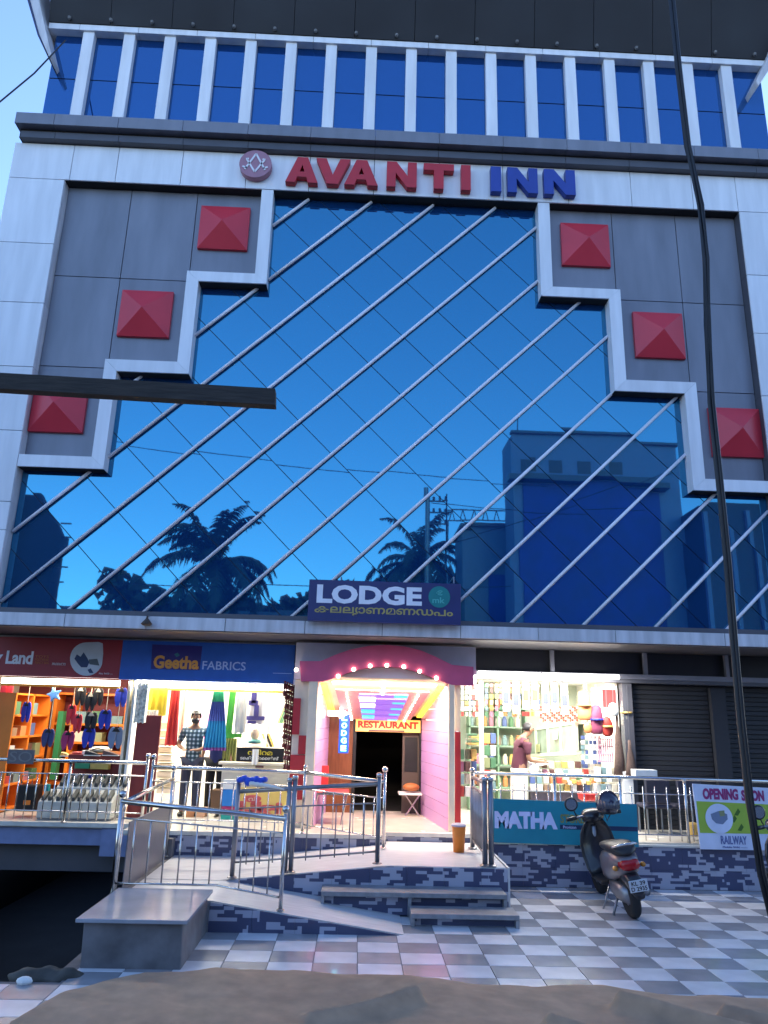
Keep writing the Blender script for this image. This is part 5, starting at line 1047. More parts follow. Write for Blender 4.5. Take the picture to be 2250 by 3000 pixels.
def person(label, base, face, hands, S=1.0, shirt=None, trousers=None, lean=0.0, dhoti=None, mask=None, hair=True, headfwd=0.0, H_=1.66, cap=None):
    # face: unit (x,y) direction the person looks; hands: two (elbow, wrist, fingerdir) in body coordinates (side, front, up)
    f = Vector((face[0], face[1], 0)).normalized(); r = Vector((f.y, -f.x, 0)); B = Vector(base); k = H_ / 1.70
    def P(s, fr, u): return B + r * (s * k) + f * (fr * k) + Vector((0, 0, u * k))
    t = thing('person', label, 'person', base)
    lf = lean
    V = [(P(0, 0, .93), (.115, .115)), (P(0, .01 + lf * .2, 1.08), (.105, .105)), (P(0, .02 + lf * .6, 1.26), (.12, .12)), (P(0, .01 + lf, 1.40), (.085, .085)), (P(0, .02 + lf * 1.15, 1.475), (.052, .052)), (P(0, .035 + lf * 1.3 + headfwd, 1.53), (.060, .066)), (P(0, .05 + lf * 1.4 + headfwd, 1.60), (.078, .090)), (P(0, .035 + lf * 1.4 + headfwd, 1.665), (.062, .075))]
    E_ = [(0, 1), (1, 2), (2, 3), (3, 4), (4, 5), (5, 6), (6, 7)]
    for s in (-1, 1):
        n0 = len(V); V += [(P(s * .09, 0, .86), (.085, .09)), (P(s * .10, .02, .48), (.055, .06)), (P(s * .105, 0, .09), (.036, .04)), (P(s * .115, .10, .035), (.036, .026)), (P(s * .12, .18, .028), (.03, .018))]; E_ += [(0, n0), (n0, n0 + 1), (n0 + 1, n0 + 2), (n0 + 2, n0 + 3), (n0 + 3, n0 + 4)]
        el, wr, fd = hands[0 if s < 0 else 1]
        n0 = len(V); V += [(P(s * .175, .0 + lf, 1.385), (.055, .055)), (P(*el), (.040, .040)), (P(*wr), (.026, .022))]; E_ += [(3, n0), (n0, n0 + 1), (n0 + 1, n0 + 2)]
        fdv = r * fd[0] + f * fd[1] + Vector((0, 0, fd[2])); fdv.normalize(); pal = P(*wr) + fdv * .055
        hand_chain(V, E_, n0 + 2, P(*wr), pal, fdv, fdv.cross(Vector((0, 0, 1))) * (-s) if abs(fdv.z) < .9 else -r * s)
    body = skin('body', V, E_, M_SKIN, t)
    # clothes follow the same skeleton, a little wider
    SV = [(P(0, 0, .80), (.155, .155)), (V[0][0], (.150, .150)), (V[1][0], (.142, .142)), (V[2][0], (.156, .156)), (P(0, .01 + lf, 1.415), (.110, .110)), (P(0, .02 + lf * 1.1, 1.455), (.062, .060))]; SE = [(0, 1), (1, 2), (2, 3), (3, 4), (4, 5)]
    for s in (-1, 1):
        el = hands[0 if s < 0 else 1][0]; n0 = len(SV); e2 = Vector(P(s * .175, lf, 1.385)).lerp(P(*el), .80)
        SV += [(P(s * .18, lf, 1.385), (.070, .070)), (e2, (.058, .058))]; SE += [(4, n0), (n0, n0 + 1)]
    skin('shirt', SV, SE, shirt, t)
    if dhoti:
        rings = [(.93, .165, .150), (.85, .185, .14), (.6, .19, .15), (.3, .18, .15), (.10, .175, .15)]; n = 22; vs = []
        for z, a_, b_ in rings:
            for q in range(n):
                an = 2 * math.pi * q / n; w = 1 + .05 * math.sin(an * 5 + z * 2); p = P(a_ * w * math.cos(an), b_ * w * math.sin(an), z); vs.append(tuple(p))
        fs = [(i * n + q, i * n + (q + 1) % n, (i + 1) * n + (q + 1) % n, (i + 1) * n + q) for i in range(len(rings) - 1) for q in range(n)] + [tuple(range(n))]
        M().add(vs, fs).build('dhoti', dhoti, t, True)
    else:
        TV = [(P(0, 0, .93), (.145, .145))]; TE = []
        for s in (-1, 1): n0 = len(TV); TV += [(P(s * .09, 0, .85), (.098, .102)), (P(s * .10, .02, .48), (.076, .08)), (P(s * .105, 0, .10), (.066, .068)), (P(s * .106, 0, .05), (.064, .066))]; TE += [(0, n0), (n0, n0 + 1), (n0 + 1, n0 + 2), (n0 + 2, n0 + 3)]
        skin('trousers', TV, TE, trousers, t)
        for s in (-1, 1): p = P(s * .115, .09, .035); M().ball(tuple(p), (.052, .12, .04)).build('shoe', M_BLACK, t, True)
    hc = P(0, .04 + lf * 1.4 + headfwd, 1.605)
    if hair:
        hm = M().ball((0, 0, 0), (1, 1, 1), 16, 12); vs = []
        for v in hm.v:
            x, y, z = v; cut = -.25 if y < .2 else .45
            if z < cut: z = cut - .03; x *= .96; y *= .96
            p = hc + r * (x * .092 * k) + f * ((y * .104 - .012) * k) + Vector((0, 0, (z * .118 + .012) * k)); vs.append(tuple(p))
        hm.v = vs; hm.build('hair', M_HAIR, t, True)
    q = M()
    nose = hc + f * .095 * k; q.ball(tuple(nose + Vector((0, 0, -.012))), (.012, .014, .022), 8, 6)
    for s in (-1, 1): q.ball(tuple(hc + r * (s * .083 * k) + Vector((0, 0, -.01))), (.012, .016, .028), 8, 6)
    q.build('nose_and_ears', M_SKIN, t, True)
    q = M()
    for s in (-1, 1): q.ball(tuple(hc + r * (s * .032 * k) + f * .083 * k + Vector((0, 0, .012))), (.012, .010, .007), 8, 6)
    q.build('eyes', M_BLACK, t, True)
    if mask:
        hm = M().ball((0, 0, 0), (1, 1, 1), 14, 10); vs = []
        for x, y, z in hm.v: p = hc + r * (x * .074 * k) + f * ((max(y, -.1) * .072 + .036) * k) + Vector((0, 0, (z * .056 - .062) * k)); vs.append(tuple(p))
        hm.v = vs; hm.build('face_mask', mask, t, True)
    return t
def check_mat():
    m = bpy.data.materials.new('check_shirt'); m.use_nodes = True; tr = m.node_tree; b = tr.nodes['Principled BSDF']; tc = tr.nodes.new('ShaderNodeTexCoord'); sp = tr.nodes.new('ShaderNodeSeparateXYZ'); tr.links.new(tc.outputs['Object'], sp.inputs[0])
    outs = []
    for ax in (0, 2):
        mu = tr.nodes.new('ShaderNodeMath'); mu.operation = 'MULTIPLY'; mu.inputs[1].default_value = 95; tr.links.new(sp.outputs[ax], mu.inputs[0]); si = tr.nodes.new('ShaderNodeMath'); si.operation = 'SINE'; tr.links.new(mu.outputs[0], si.inputs[0]); gt = tr.nodes.new('ShaderNodeMath'); gt.operation = 'GREATER_THAN'; gt.inputs[1].default_value = .25; tr.links.new(si.outputs[0], gt.inputs[0]); outs.append(gt)
    ad = tr.nodes.new('ShaderNodeMath'); ad.operation = 'ADD'; tr.links.new(outs[0].outputs[0], ad.inputs[0]); tr.links.new(outs[1].outputs[0], ad.inputs[1]); hf = tr.nodes.new('ShaderNodeMath'); hf.operation = 'MULTIPLY'; hf.inputs[1].default_value = .5; tr.links.new(ad.outputs[0], hf.inputs[0])
    cr = tr.nodes.new('ShaderNodeValToRGB'); cr.color_ramp.interpolation = 'CONSTANT'; cr.color_ramp.elements[0].color = (.015, .04, .06, 1); cr.color_ramp.elements[1].position = .8; cr.color_ramp.elements[1].color = (.42, .50, .55, 1); e = cr.color_ramp.elements.new(.3); e.color = (.05, .10, .14, 1)
    tr.links.new(hf.outputs[0], cr.inputs[0]); tr.links.new(cr.outputs[0], b.inputs['Base Color']); b.inputs['Roughness'].default_value = .8; return m
fl = (.05, -1)
pl = W(550, 2393, 13.15)
person('man in dark checked shirt and black face mask standing before the fabric shop', (pl.x, 13.15, PZ), fl,
       [((-.27, .02, 1.14), (-.10, .20, 1.06), (.75, .6, .1)), ((.27, .02, 1.13), (.12, .24, 1.07), (-.1, 1, .05))], shirt=check_mat(), trousers=flat('dark_jeans', (.03, .035, .06), .8), mask=M_BLACK, H_=1.66)
p2 = W(622, 2393, 13.45)
person('person in navy shirt and black trousers half hidden behind the pleated saree', (p2.x, 13.45, PZ), (-.1, -1),
       [((-.26, .02, 1.12), (-.30, .16, .92), (-.1, .5, -.8)), ((.25, .0, 1.12), (.26, .06, .88), (0, .1, -1))], shirt=flat('navy_shirt', (.02, .03, .14), .8), trousers=flat('black_trousers', (.012, .012, .014), .8), H_=1.62)
p3 = W(1522, 2380, 13.0)
person('man in maroon shirt and white dhoti reading at the store counter, seen from the side', (p3.x, 12.98, PZ), (1, .15),
       [((-.20, .16, 1.10), (-.10, .40, 1.08), (.1, 1, .02)), ((.20, .12, 1.08), (.12, .38, 1.05), (-.1, 1, .0))], shirt=flat('maroon_shirt', (.085, .02, .035), .8), dhoti=flat('dhoti_white', (.68, .66, .58), .8), lean=.08, headfwd=.05, H_=1.60)
t = thing('paper_sheet', 'white paper held over the counter by the man in maroon', 'paper', tuple(W(1582, 2236, 12.95))); c = W(1582, 2238, 12.95); M().hexa([(c.x - .1, 12.85, c.z - .03), (c.x + .12, 12.85, c.z), (c.x + .12, 13.05, c.z + .02), (c.x - .1, 13.05, c.z - .01), (c.x - .1, 12.85, c.z - .028), (c.x + .12, 12.85, c.z + .002), (c.x + .12, 13.05, c.z + .022), (c.x - .1, 13.05, c.z - .008)]).build('sheet', M_WALLW, t)

# ================================================================== SCOOTERS  (built along +Y, rear wheel at the origin, then turned)
def make_scooter(label):
    t = thing('scooter', label, 'scooter', (0, 0, 0))
    MP = mat('scooter_black_paint', (.01, .01, .014), .3, 0, 0.05, coat=.3); MS = mat('scooter_silver_paint', (.15, .135, .15), .3, .3, .05, coat=.5); MR = mat('tyre_rubber', (.015, .015, .016), .8, 0, .2)
    M_TL = flat('tail_red', (.35, .005, .01), .15); M_CHR = M_STEEL
    def wheel(y):
        w = M().lathe((0, y, .225), [(.12, -.04), (.20, -.052), (.222, -.03), (.227, 0), (.222, .03), (.20, .052), (.12, .04)], 26, 'x').build('wheel', MR, t, True)
        M().lathe((0, y, .225), [(.02, -.055), (.115, -.035), (.125, 0), (.115, .035), (.02, .055)], 16, 'x').build('rim', M_STEELD, w, True)
    wheel(0); wheel(1.24)
    def loft(name, secs, m, n=14, parent=t):   # secs: (y, half width, z low, z high)
        vs = []; fs = []
        for y, hw, zl, zh in secs:
            for k in range(n):
                a = 2 * math.pi * k / n; ca, sa = math.cos(a), math.sin(a)
                vs.append((hw * math.copysign(abs(ca) ** .7, ca), y, (zl + zh) / 2 + (zh - zl) / 2 * math.copysign(abs(sa) ** .7, sa)))
        for i in range(len(secs) - 1):
            for k in range(n): fs.append((i * n + k, i * n + (k + 1) % n, (i + 1) * n + (k + 1) % n, (i + 1) * n + k))
        fs += [tuple(range(n - 1, -1, -1)), tuple((len(secs) - 1) * n + k for k in range(n))]
        return M().add(vs, fs).build(name, m, parent, True)
    loft('rear_body', [(-.30, .05, .56, .66), (-.24, .11, .50, .70), (-.05, .165, .44, .73), (.20, .17, .36, .73), (.42, .15, .32, .68), (.50, .10, .30, .60)], MS)
    loft('seat', [(-.27, .05, .70, .74), (-.20, .12, .70, .80), (0, .15, .71, .82), (.25, .15, .70, .79), (.45, .11, .68, .76), (.50, .05, .68, .74)], flat('seat_black', (.02, .02, .022), .45))
    loft('tail_lamp', [(-.325, .05, .565, .64), (-.30, .10, .55, .66), (-.22, .118, .54, .675)], M_TL)
    loft('rear_fender', [(-.42, .05, .28, .36), (-.36, .075, .30, .50), (-.20, .085, .38, .54), (.0, .08, .42, .52)], MP)
    loft('engine_case', [(-.12, .09, .16, .34), (.1, .12, .15, .38), (.35, .11, .17, .36), (.5, .07, .2, .34)], M_STEELD)
    mu = M().tube([(.13, -.22, .30), (.14, .05, .27), (.12, .25, .24)], [.045, .05, .03], 10).build('silencer', M_STEELD, t, True)
    gr = M(); gr.tube([(-.12, .02, .76), (-.13, -.22, .80), (-.08, -.33, .83), (.08, -.33, .83), (.13, -.22, .80), (.12, .02, .76)], .014, 8); gr.build('grab_rail', M_CHR, t, True)
    pl_ = box('number_plate', flat('plate_white', (.55, .58, .62), .4), -.10, .10, -.435, -.428, .36, .48, t, .003)
    text('KL 39', -.075, .075, .425, .468, -.437, M_BLACK, pl_, name='plate_text', bold=.02, depth=.002); text('D 2935', -.085, .085, .370, .414, -.437, M_BLACK, pl_, name='plate_text', bold=.02, depth=.002)
    for s in (-1, 1): M().ball((s * .155, -.22, .58), (.03, .05, .028), 8, 6).build('indicator', flat('amber_lens', (.5, .2, .02), .2), t, True)
    box('footboard', M_BLACK, -.17, .17, .48, .92, .27, .31, t, .012)
    sh = M(); n = 11; secs = [(.90, .28, .17), (.95, .38, .20), (1.0, .52, .215), (1.02, .65, .215), (1.02, .78, .19), (1.00, .88, .14), (.97, .95, .09)]; vs = []; fs = []
    for bk in (0, 1):
        for (y_, z_, w_) in secs:
            for i in range(n): u = -1 + 2 * i / (n - 1); vs.append((u * w_, y_ - .09 * u * u + .05 * bk, z_))
    ns = len(secs)
    for j in range(ns - 1):
        for i in range(n - 1): q = j * n + i; fs += [(q, q + 1, q + n + 1, q + n), (ns * n + q, ns * n + q + n, ns * n + q + n + 1, ns * n + q + 1)]
    for j in range(ns - 1):
        for i in (0, n - 1): q = j * n + i; fs.append((q, q + n, ns * n + q + n, ns * n + q))
    for i in range(n - 1):
        for j in (0, ns - 1): q = j * n + i; fs.append((q, q + 1, ns * n + q + 1, ns * n + q))
    sh.add(vs, fs); sh.build('leg_shield', MP, t, True)
    loft('front_fender', [(1.02, .07, .36, .44), (1.20, .085, .40, .50), (1.42, .06, .34, .42)], MP)
    M().tube([(0, 1.0, .85), (0, 1.22, .25)], .03, 8).build('fork', M_STEELD, t, True)
    loft('handlebar_cowl', [(.86, .06, .92, 1.0), (.92, .14, .90, 1.05), (1.02, .12, .90, 1.06), (1.08, .05, .92, 1.02)], MP)
    hb = M(); hb.tube([(-.33, .86, .99), (-.12, .92, .99), (.12, .92, .99), (.33, .86, .99)], .018, 8); hb.build('handlebar', M_STEELD, t, True)
    for s in (-1, 1):
        M().tube([(s * .22, .885, .99), (s * .34, .855, .99)], .024, 10).build('grip', M_BLACK, t, True)
        mm = M().tube([(s * .20, .90, 1.0), (s * .22, .90, 1.06), (s * .24, .88, 1.11)], .008, 6).build('mirror_stem', M_BLACK, t, True)
        mr_ = M().lathe((s * .25, .87, 1.16), [(.075, .03), (.085, .0), (.072, -.008)], 20, 'y').build('mirror', M_BLACK, t, True)
        M().lathe((s * .25, .866, 1.16), [(.066, -.008), (.066, -.004)], 20, 'y').build('mirror_glass', mat('mirror_face', (.75, .78, .85), .05, .9, 0), mr_)
    M().ball((0, 1.08, .98), (.075, .05, .065)).build('headlamp', M_STEEL, t, True)
    M().tube([(-.10, .42, .26), (-.24, .38, .02)], .012, 6).build('side_stand', M_STEELD, t, True)
    M().tube([(-.06, .20, .24), (-.20, .10, .03)], .014, 6).build('centre_stand', M_STEELD, t, True)
    return t
def place(t, rear, front, lean):
    d = Vector((front[0] - rear[0], front[1] - rear[1], 0)).normalized(); yaw = math.atan2(-d.x, d.y)
    t.rotation_mode = 'XYZ'; t.matrix_world = Matrix.Translation(Vector((rear[0], rear[1], 0.0))) @ Matrix.Rotation(yaw, 4, 'Z') @ Matrix.Rotation(lean, 4, 'Y') @ Matrix.Diagonal((1.1, 1.04, 1.06, 1))
s1 = make_scooter('parked black and silver scooter with red tail lamp in front of the teal banner')
def copy_tree(o, parent=None):
    c = o.copy(); COL.objects.link(c); c.parent = parent
    for ch in [x for x in bpy.data.objects if x.parent == o]: copy_tree(ch, c)
    return c
s2 = copy_tree(s1); s2['label'] = 'second black scooter cut off by the right edge of the picture'
place(s1, (3.43, 9.70), (3.46, 10.92), -.17); place(s2, (5.62, 9.0), (5.55, 10.3), -.10)
for s_ in (s1, s2): s_['group'] = 'scooters parked in the courtyard'
bpy.context.view_layer.update()
hp = W(1779, 2352, 10.42)
HM = thing('helmet', 'dark blue helmet hung on the right mirror of the parked scooter', 'helmet', tuple(hp))
MH = mat('helmet_shell', (.02, .02, .045), .15, 0, .05, coat=.7)
vs = M().ball((0, 0, 0), (1, 1, 1), 22, 16)
vs.v = [(hp.x + x * .155, hp.y + y * .165, hp.z + max(z, -.72) * .165) for x, y, z in vs.v]; vs.build('shell', MH, HM, True)
M().lathe((hp.x, hp.y, hp.z - .12), [(.10, -.015), (.122, 0), (.125, .02)], 20).build('rim', M_BLACK, HM, True)
vz = M(); 
for k in range(8):
    a0, a1 = math.radians(200 + k * 17.5), math.radians(200 + (k + 1) * 17.5)
    vz.hexa([(hp.x + .15 * math.cos(a0), hp.y + .172 * math.sin(a0), hp.z - .06), (hp.x + .15 * math.cos(a1), hp.y + .172 * math.sin(a1), hp.z - .06), (hp.x + .162 * math.cos(a1), hp.y + .182 * math.sin(a1), hp.z - .06), (hp.x + .162 * math.cos(a0), hp.y + .182 * math.sin(a0), hp.z - .06),
             (hp.x + .15 * math.cos(a0), hp.y + .15 * math.sin(a0), hp.z + .04), (hp.x + .15 * math.cos(a1), hp.y + .15 * math.sin(a1), hp.z + .04), (hp.x + .160 * math.cos(a1), hp.y + .158 * math.sin(a1), hp.z + .04), (hp.x + .160 * math.cos(a0), hp.y + .158 * math.sin(a0), hp.z + .04)])
vz.build('visor', flat('visor_grey', (.08, .08, .10), .1), HM, True)
M().tube([(hp.x - .05, hp.y, hp.z - .12), (hp.x - .02, hp.y - .02, hp.z - .22), (hp.x + .04, hp.y, hp.z - .13)], .008, 5).build('chin_strap', M_BLACK, HM)

# ================================================================== FOREGROUND
cb = thing('hanging_cable', 'thick black cable hanging down the right side in front of the hotel', 'cable', (0, 0, 0))
pts = [(1955, -120), (1965, 0), (1985, 200), (2012, 430), (2050, 600), (2066, 760), (2070, 950), (2082, 1180), (2105, 1400), (2130, 1650), (2150, 1900), (2170, 2120), (2195, 2350), (2230, 2560), (2290, 2800)]
M().tube([tuple(W(a, b, 4.3)) for a, b in pts], [.017 + .004 * i / 14 for i in range(len(pts))], 10).build('cable', flat('cable_black', (.012, .012, .016), .5), cb, True); M().tube([tuple(W(a + 9, b, 4.27)) for a, b in pts], .010, 8).build('cable_strand', MATS['cable_black'], cb, True)
bm_ = thing('timber_beam', 'dark weathered beam jutting in from the left across the facade', 'beam', tuple(W(0, 1105, 4.0)))
a0, a1, b0, b1 = W(-900, 1040, 4.0), W(-900, 1084, 4.0), W(806, 1138, 4.0), W(806, 1186, 4.0)
M().hexa([(a1.x, 4.0, a1.z), (b1.x, 4.0, b1.z), (b1.x, 4.07, b1.z), (a1.x, 4.07, a1.z), (a0.x, 4.0, a0.z), (b0.x, 4.0, b0.z), (b0.x, 4.07, b0.z), (a0.x, 4.07, a0.z)]).build('plank', mat('weathered_wood', (.05, .042, .035), .8, 0, .4, 5., .3, stretch=(1, 1, 8)), bm_)
po = M().tube([(a0.x + .3, 4.2, -.03), (a0.x + .3, 4.2, a0.z + .05)], [.13, .12], 14).build('utility_pole', M_CONC, smooth=True, label='concrete utility pole beside the road carrying the timber beam', cat='pole')
def wire(label, pts, r=.012, name='overhead_wire'): return M().tube([tuple(p) for p in pts], r, 6).build(name, flat('wire_black', (.02, .02, .025), .6), smooth=True, label=label, cat='wire')
wire('thin wire running from the upper left sky to the roof corner', [W(-200, 420, 8.0), W(0, 298, 9.0), W(100, 215, 9.9), W(192, 118, 11.4)], .013)
lp = W(430, 1822, 11.2); LPm = thing('small_cone_lamp', 'small brown cone lamp on the white band above the fabric shop board', 'lamp', tuple(lp)); M().lathe(tuple(lp), [(.012, .09), (.02, .05), (.085, -.03), (.06, -.05), (.03, -.055)][::-1], 14).build('shade', flat('lamp_brown', (.06, .04, .03)), LPm, True); M().tube([(lp.x, 11.2, lp.z + .08), (lp.x, 11.29, lp.z + .10)], .008, 6).build('arm', M_STEELD, LPm)
# brown tarpaulin lying in the foreground
NX, NY = 300, 110; far_e = [(-60, 3160), (60, 3000), (200, 2915), (330, 2885), (430, 2866), (640, 2846), (860, 2844), (1000, 2862), (1250, 2880), (1480, 2893), (1650, 2892), (1760, 2893), (2010, 2912), (2300, 2930), (2600, 2950)]
fp = [G(a, b, .03) for a, b in far_e]
def faredge(x):
    for p, q in zip(fp[:-1], fp[1:]):
        if p.x <= x <= q.x: return p.y + (q.y - p.y) * (x - p.x) / (q.x - p.x)
    return fp[0].y if x < fp[0].x else fp[-1].y
vs = []; x0_, x1_ = fp[1].x, 4.6
for layer in (0, 1):
    for j in range(NY + 1):
        for i in range(NX + 1):
            x = x0_ + (x1_ - x0_) * i / NX; ye = faredge(x); v = j / NY; y = ye - (ye - 3.2) * v ** 1.2
            n1 = noise.noise(Vector((x * .9, y * .7, 0))); n2 = noise.noise(Vector((x * 3.1, y * 2.2, 4))) + .5 * abs(noise.noise(Vector((x * 5 + y * 4, y * 7, 9)))); 
            rid = 0
            for (ax, ay, bx2, by2, w, h) in ((.55, 6.55, -.25, 6.30, .05, .13), (2.15, 6.5, 3.4, 5.6, .06, .16), (1.5, 6.15, 2.4, 5.5, .05, .12), (-1.2, 5.9, 0.3, 5.75, .05, .08), (2.9, 6.35, 3.9, 5.9, .05, .14)):
                d_ = Vector((bx2 - ax, by2 - ay)); L2 = d_.length_squared; tt = max(0, min(1, ((x - ax) * d_.x + (y - ay) * d_.y) / L2)); dist = math.hypot(x - ax - d_.x * tt, y - ay - d_.y * tt); rid += h * .9 * math.exp(-(dist / (w * 1.1)) ** 2) * (1 - .5 * tt)
            z = .10 + .06 * n1 + .018 * n2 + rid - .07 * math.exp(-v * 22)
            vs.append((x, y, max(z, .012) - layer * .008))
n_ = (NX + 1) * (NY + 1); fs = []
for j in range(NY):
    for i in range(NX): q = j * (NX + 1) + i; fs += [(q, q + NX + 1, q + NX + 2, q + 1), (n_ + q, n_ + q + 1, n_ + q + NX + 2, n_ + q + NX + 1)]
M().add(vs, fs).build('tarpaulin', mat('brown_canvas', (.40, .25, .15), .75, 0, .2, 5., .15), smooth=True, label='crumpled brown tarpaulin spread across the bottom of the picture', cat='tarpaulin')
rk = M(); rk.ball((-2.62, 7.4, -.02), (.34, .12, .07), 20, 12); o = rk.build('rubble_heap', mat('rubble', (.07, .065, .055), .9, 0, .4, 6., .6), smooth=True, label='low heap of earth and cloth at the edge of the dark driveway', cat='heap')
for v in o.data.vertices: v.co += Vector((0, 0, 1)) * .06 * noise.noise(v.co * 7)
rk = M(); rk.ball((-2.72, 7.17, .02), (.07, .05, .035), 8, 6); rk.build('white_stone', M_WALLW, label='small pale stone beside the heap at the driveway edge', cat='stone')

# ================================================================== ACROSS THE STREET (seen mirrored in the glass)
M_LEAF = flat('palm_leaf', (.045, .07, .03), .5, var=.3); M_TRK = mat('palm_trunk', (.10, .085, .07), .9, 0, .3, 8.)
def palm(label, crown, n, L_, seed):
    rnd = random.Random(seed); t = thing('coconut_palm', label, 'palm', (crown.x, crown.y, 0), 'coconut palms across the street')
    M().tube([(crown.x + .6, crown.y, -.1), (crown.x + .35, crown.y, crown.z * .4), (crown.x, crown.y, crown.z)], [.22, .17, .13], 10).build('trunk', M_TRK, t, True)
    for k in range(n):
        a = 2 * math.pi * k / n + rnd.uniform(-.2, .2); el = rnd.choice((1.35, 1.1, .7, .4, .1)); l = L_ * rnd.uniform(.8, 1.05)
        pts = []; p = Vector(crown); d = Vector((math.cos(a) * math.cos(el), math.sin(a) * math.cos(el), math.sin(el)))
        for i in range(9): pts.append(p.copy()); p = p + d * l / 8; d = (d + Vector((0, 0, -.20 - .05 * i * (1.2 - el * .4)))).normalized()
        q = M(); q.tube([tuple(x) for x in pts], [.035 - .003 * i for i in range(9)], 4)
        for i in range(1, 9):
            for h in range(5):
                f = h / 5; b0 = pts[i - 1].lerp(pts[i], f); ax = (pts[i] - pts[i - 1]).normalized(); sd_ = ax.cross(Vector((0, 0, 1))).normalized(); ll = .75 * math.sin(math.pi * min(.97, (i - 1 + f) / 8 * .85 + .12)) * L_ / 4
                for s in (-1, 1):
                    tip = b0 + sd_ * s * ll * .75 + ax * ll * .35 + Vector((0, 0, -ll * rnd.uniform(.35, .9))); mid = b0.lerp(tip, .5) + Vector((0, 0, ll * .12)); w = ax * .06
                    q.add([b0 - w, b0 + w, mid + w, mid - w, tip], [(0, 1, 2, 3), (3, 2, 4)])
        q.build('frond', M_LEAF, t)
    for k in range(5): M().ball((crown.x + .2 * math.cos(k * 1.3), crown.y + .2 * math.sin(k * 1.3), crown.z - .2), (.11, .11, .14), 8, 6).build('coconut', flat('coconut_husk', (.10, .09, .03)), t, True)
palm('tall coconut palm across the street, the full crown reflected left in the glass', RF(632, 1660, 14), 30, 4.7, 3)
palm('slimmer coconut palm reflected beside the lodge board, next to the utility pole', RF(1222, 1660, 20), 24, 4.3, 8)
def opp(label, name, px0, px1, pyt, yb, depth, m, parts=()):
    a, b = RF(px0, 1600, yb), RF(px1, 1600, yb); zt = RF((px0 + px1) / 2, pyt, yb).z; t = thing(name, label, 'building', ((a.x + b.x) / 2, -yb, 0)); box('wall', m, a.x, b.x, -yb - depth, -yb, -.03, zt, t)
    return t, a.x, b.x, zt
M_OPW = flat('opposite_wall', (.26, .28, .42), .8); M_OPB = mat('blue_sheet_hoarding', (.03, .05, .30), .6, 0, .2, 1.)
t, ax, bx2, zt = opp('grey building across the street with a large blue sheet on its front', 'street_building', 1507, 2010, 1285, 13, 2.2, M_OPW)
zb = RF(1760, 1415, 13).z; box('ledge', M_CHAR, ax - .25, bx2 - .8, -12.99, -12.3, zb - .12, zb + .18, t); box('parapet_cap', M_CHAR, ax - .1, bx2 + .1, -13.2, -12.8, zt + .003, zt + .14, t)
lo = RF(1700, 1870, 13).z; p0, p1 = RF(1535, 1600, 13).x, RF(1945, 1600, 13).x; box('blue_sheet', M_OPB, p0, p1, -12.99, -12.9, lo - 3, zb - .2, t)
for k in range(4): box('window', M_BLACK, ax + .5 + k * 1.5, ax + 1.2 + k * 1.5, -12.999, -12.98, zb + .5, zb + 1.2, t)
M().tube([(ax + .3, -13.1, zt), (ax + .35, -13.1, zt + 1.3)], .03, 6).build('antenna', M_BLACK, t)
t, ax, bx2, zt = opp('small pale building with blue door beside the blue sheet building', 'street_building', 1358, 1504, 1550, 16, 3, flat('pale_opposite', (.22, .25, .32)))
box('roof_slab', M_CHAR, ax - .2, bx2 + .2, -19.1, -15.8, zt + .003, zt + .2, t); box('blue_door', M_OPB, ax + 1.4, ax + 2.6, -15.99, -15.9, -.03, zt - 2.6, t)
t, ax, bx2, zt = opp('dark unfinished building with protruding bars at the far left across the street', 'street_building', -300, 165, 1560, 12, 1.0, flat('raw_dark', (.035, .035, .04)))
p = RF(55, 1440, 12); q_ = RF(165, 1560, 12); M().hexa([(ax, -12.4, zt), (bx2, -12.4, zt), (bx2, -12.0, zt), (ax, -12.0, zt), (ax, -12.4, p.z), (RF(110, 1500, 12).x, -12.4, p.z - .05), (RF(110, 1500, 12).x, -12.0, p.z - .05), (ax, -12.0, p.z)]).build('roof_canopy', MATS['raw_dark'], t)
for k in range(5): z = RF(170, 1530 + k * 45, 12).z; box('protruding_bar', M_CHAR, bx2, bx2 + .5 + .1 * (k % 2), -12.3, -12.2, z, z + .06, t)
t, ax, bx2, zt = opp('dark shop row with wires at the far right across the street', 'street_building', 2060, 2700, 1480, 11, 9, flat('dark_row', (.05, .055, .07)))
for k in range(4): box('pillar', M_OPW, ax + 1.2 * k, ax + 1.2 * k + .2, -10.99, -10.8, 0, zt - .4, t)
pp = RF(1252, 1440, 12); t = thing('electric_pole', 'steel electric pole with three crossarms of insulators across the street', 'pole', (pp.x, pp.y, 0)); M().tube([(pp.x, pp.y, -.03), (pp.x, pp.y, pp.z)], .12, 8).build('mast', M_STEELD, t)
for k in range(3):
    z = RF(1266, 1470 + k * 33, 12).z; box('crossarm', M_CHAR, pp.x - .1, pp.x + 1.0, pp.y - .04, pp.y + .04, z - .03, z + .03, t)
    for dx in (.3, .6, .9): M().lathe((pp.x + dx, pp.y, z + .031), [(.05, 0), (.07, .05), (.05, .12), (.07, .16), (.03, .2)], 8).build('insulator', M_CHAR, t)
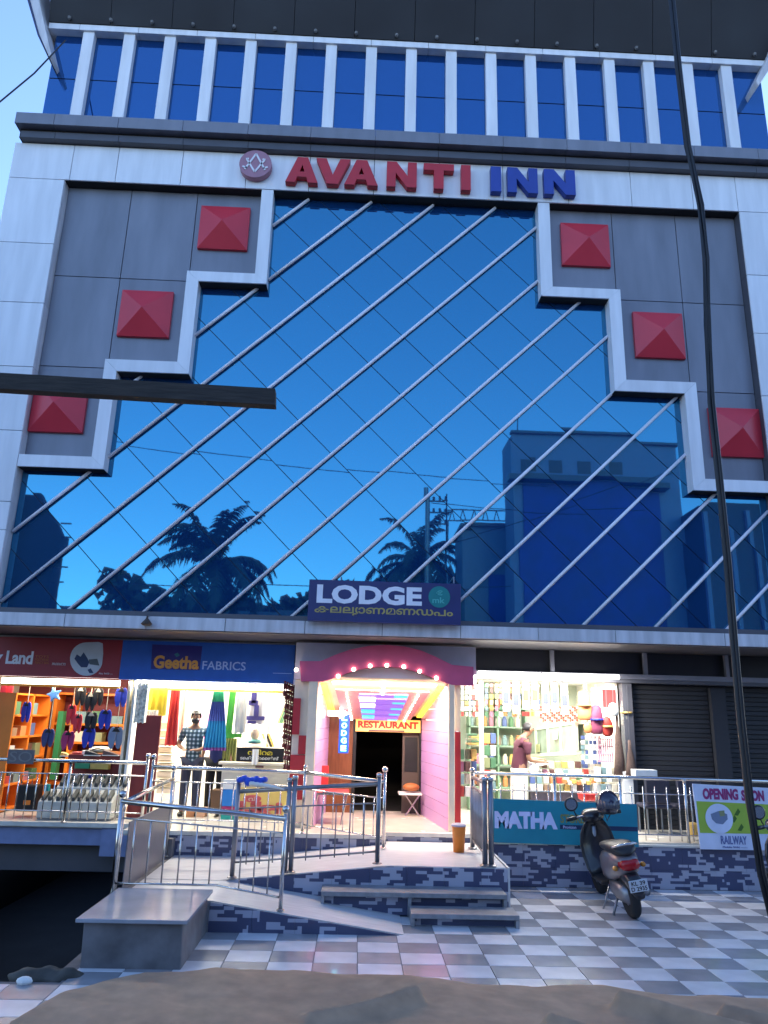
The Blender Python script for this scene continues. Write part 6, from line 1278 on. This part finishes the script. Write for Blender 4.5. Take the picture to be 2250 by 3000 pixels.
for lab, a, b in (('long thin overhead wire reflected across the middle of the glass', (300, 1290), (1600, 1425)), ('sagging service wire reflected low in the glass, left of the lodge board', (300, 1700), (1500, 1720)), ('upper feeder wire leaving the electric pole crossarm', (1262, 1475), (1900, 1500)), ('thick sagging cable reflected in front of the blue sheet building', (1280, 1600), (1980, 1370))):
    pa, pb = RF(*a, 7), RF(*b, 7); md = pa.lerp(pb, .5) + Vector((0, 0, -.25)); wire(lab, [pa, pa.lerp(md, .5) + Vector((0, 0, -.06)), md, md.lerp(pb, .5) + Vector((0, 0, -.06)), pb], .018)
t = thing('rooftop_truss', 'steel lattice sign truss on the roof across the street', 'truss', tuple(RF(1400, 1515, 17)))
pa, pb = RF(1298, 1530, 17), RF(1512, 1530, 17); zt1, zt0 = RF(1400, 1500, 17).z, RF(1400, 1530, 17).z
for z in (zt0, zt1): box('chord', M_CHAR, pa.x, pb.x, -17.03, -16.97, z - .03, z + .03, t)
for k in range(14): x = pa.x + (pb.x - pa.x) * k / 13; M().tube([(x, -17, zt0), (x + (.15 if k % 2 else -.15), -17, zt1)], .03, 5).build('lattice_bar', M_CHAR, t)
for px in (1310, 1500): x = RF(px, 1500, 17).x; M().tube([(x, -17, -.03), (x, -17, zt0)], .06, 6).build('leg', M_STEELD, t)
# far tree line as one mass
q = M(); rnd = random.Random(5)
for k in range(2600):
    px = rnd.uniform(330, 1500); top = RF(px, 1735 - 35 * math.sin(px * .006) - 20 * math.sin(px * .021), 34).z; x = RF(px, 1700, 34).x; z = top * (rnd.random() ** .45); s_ = rnd.uniform(.4, 1.1); n_d = [Vector((rnd.gauss(0, 1), rnd.gauss(0, 1), rnd.gauss(0, 1))).normalized() * s_ for _ in range(4)]; c0 = Vector((x, -34 + rnd.uniform(-2, 2), z)); q.add([c0 + d for d in n_d], [(0, 1, 2), (0, 2, 3), (1, 2, 3), (0, 1, 3)])
q.build('far_trees', flat('far_foliage', (.04, .06, .035), .8), kind='stuff')
# low building mass closing the street
t, ax, bx2, zt = opp('long low grey wall closing the far side of the street', 'boundary_wall', 120, 1520, 1800, 22, .4, flat('far_wall_grey', (.16, .17, .2)))
t['category'] = 'wall'
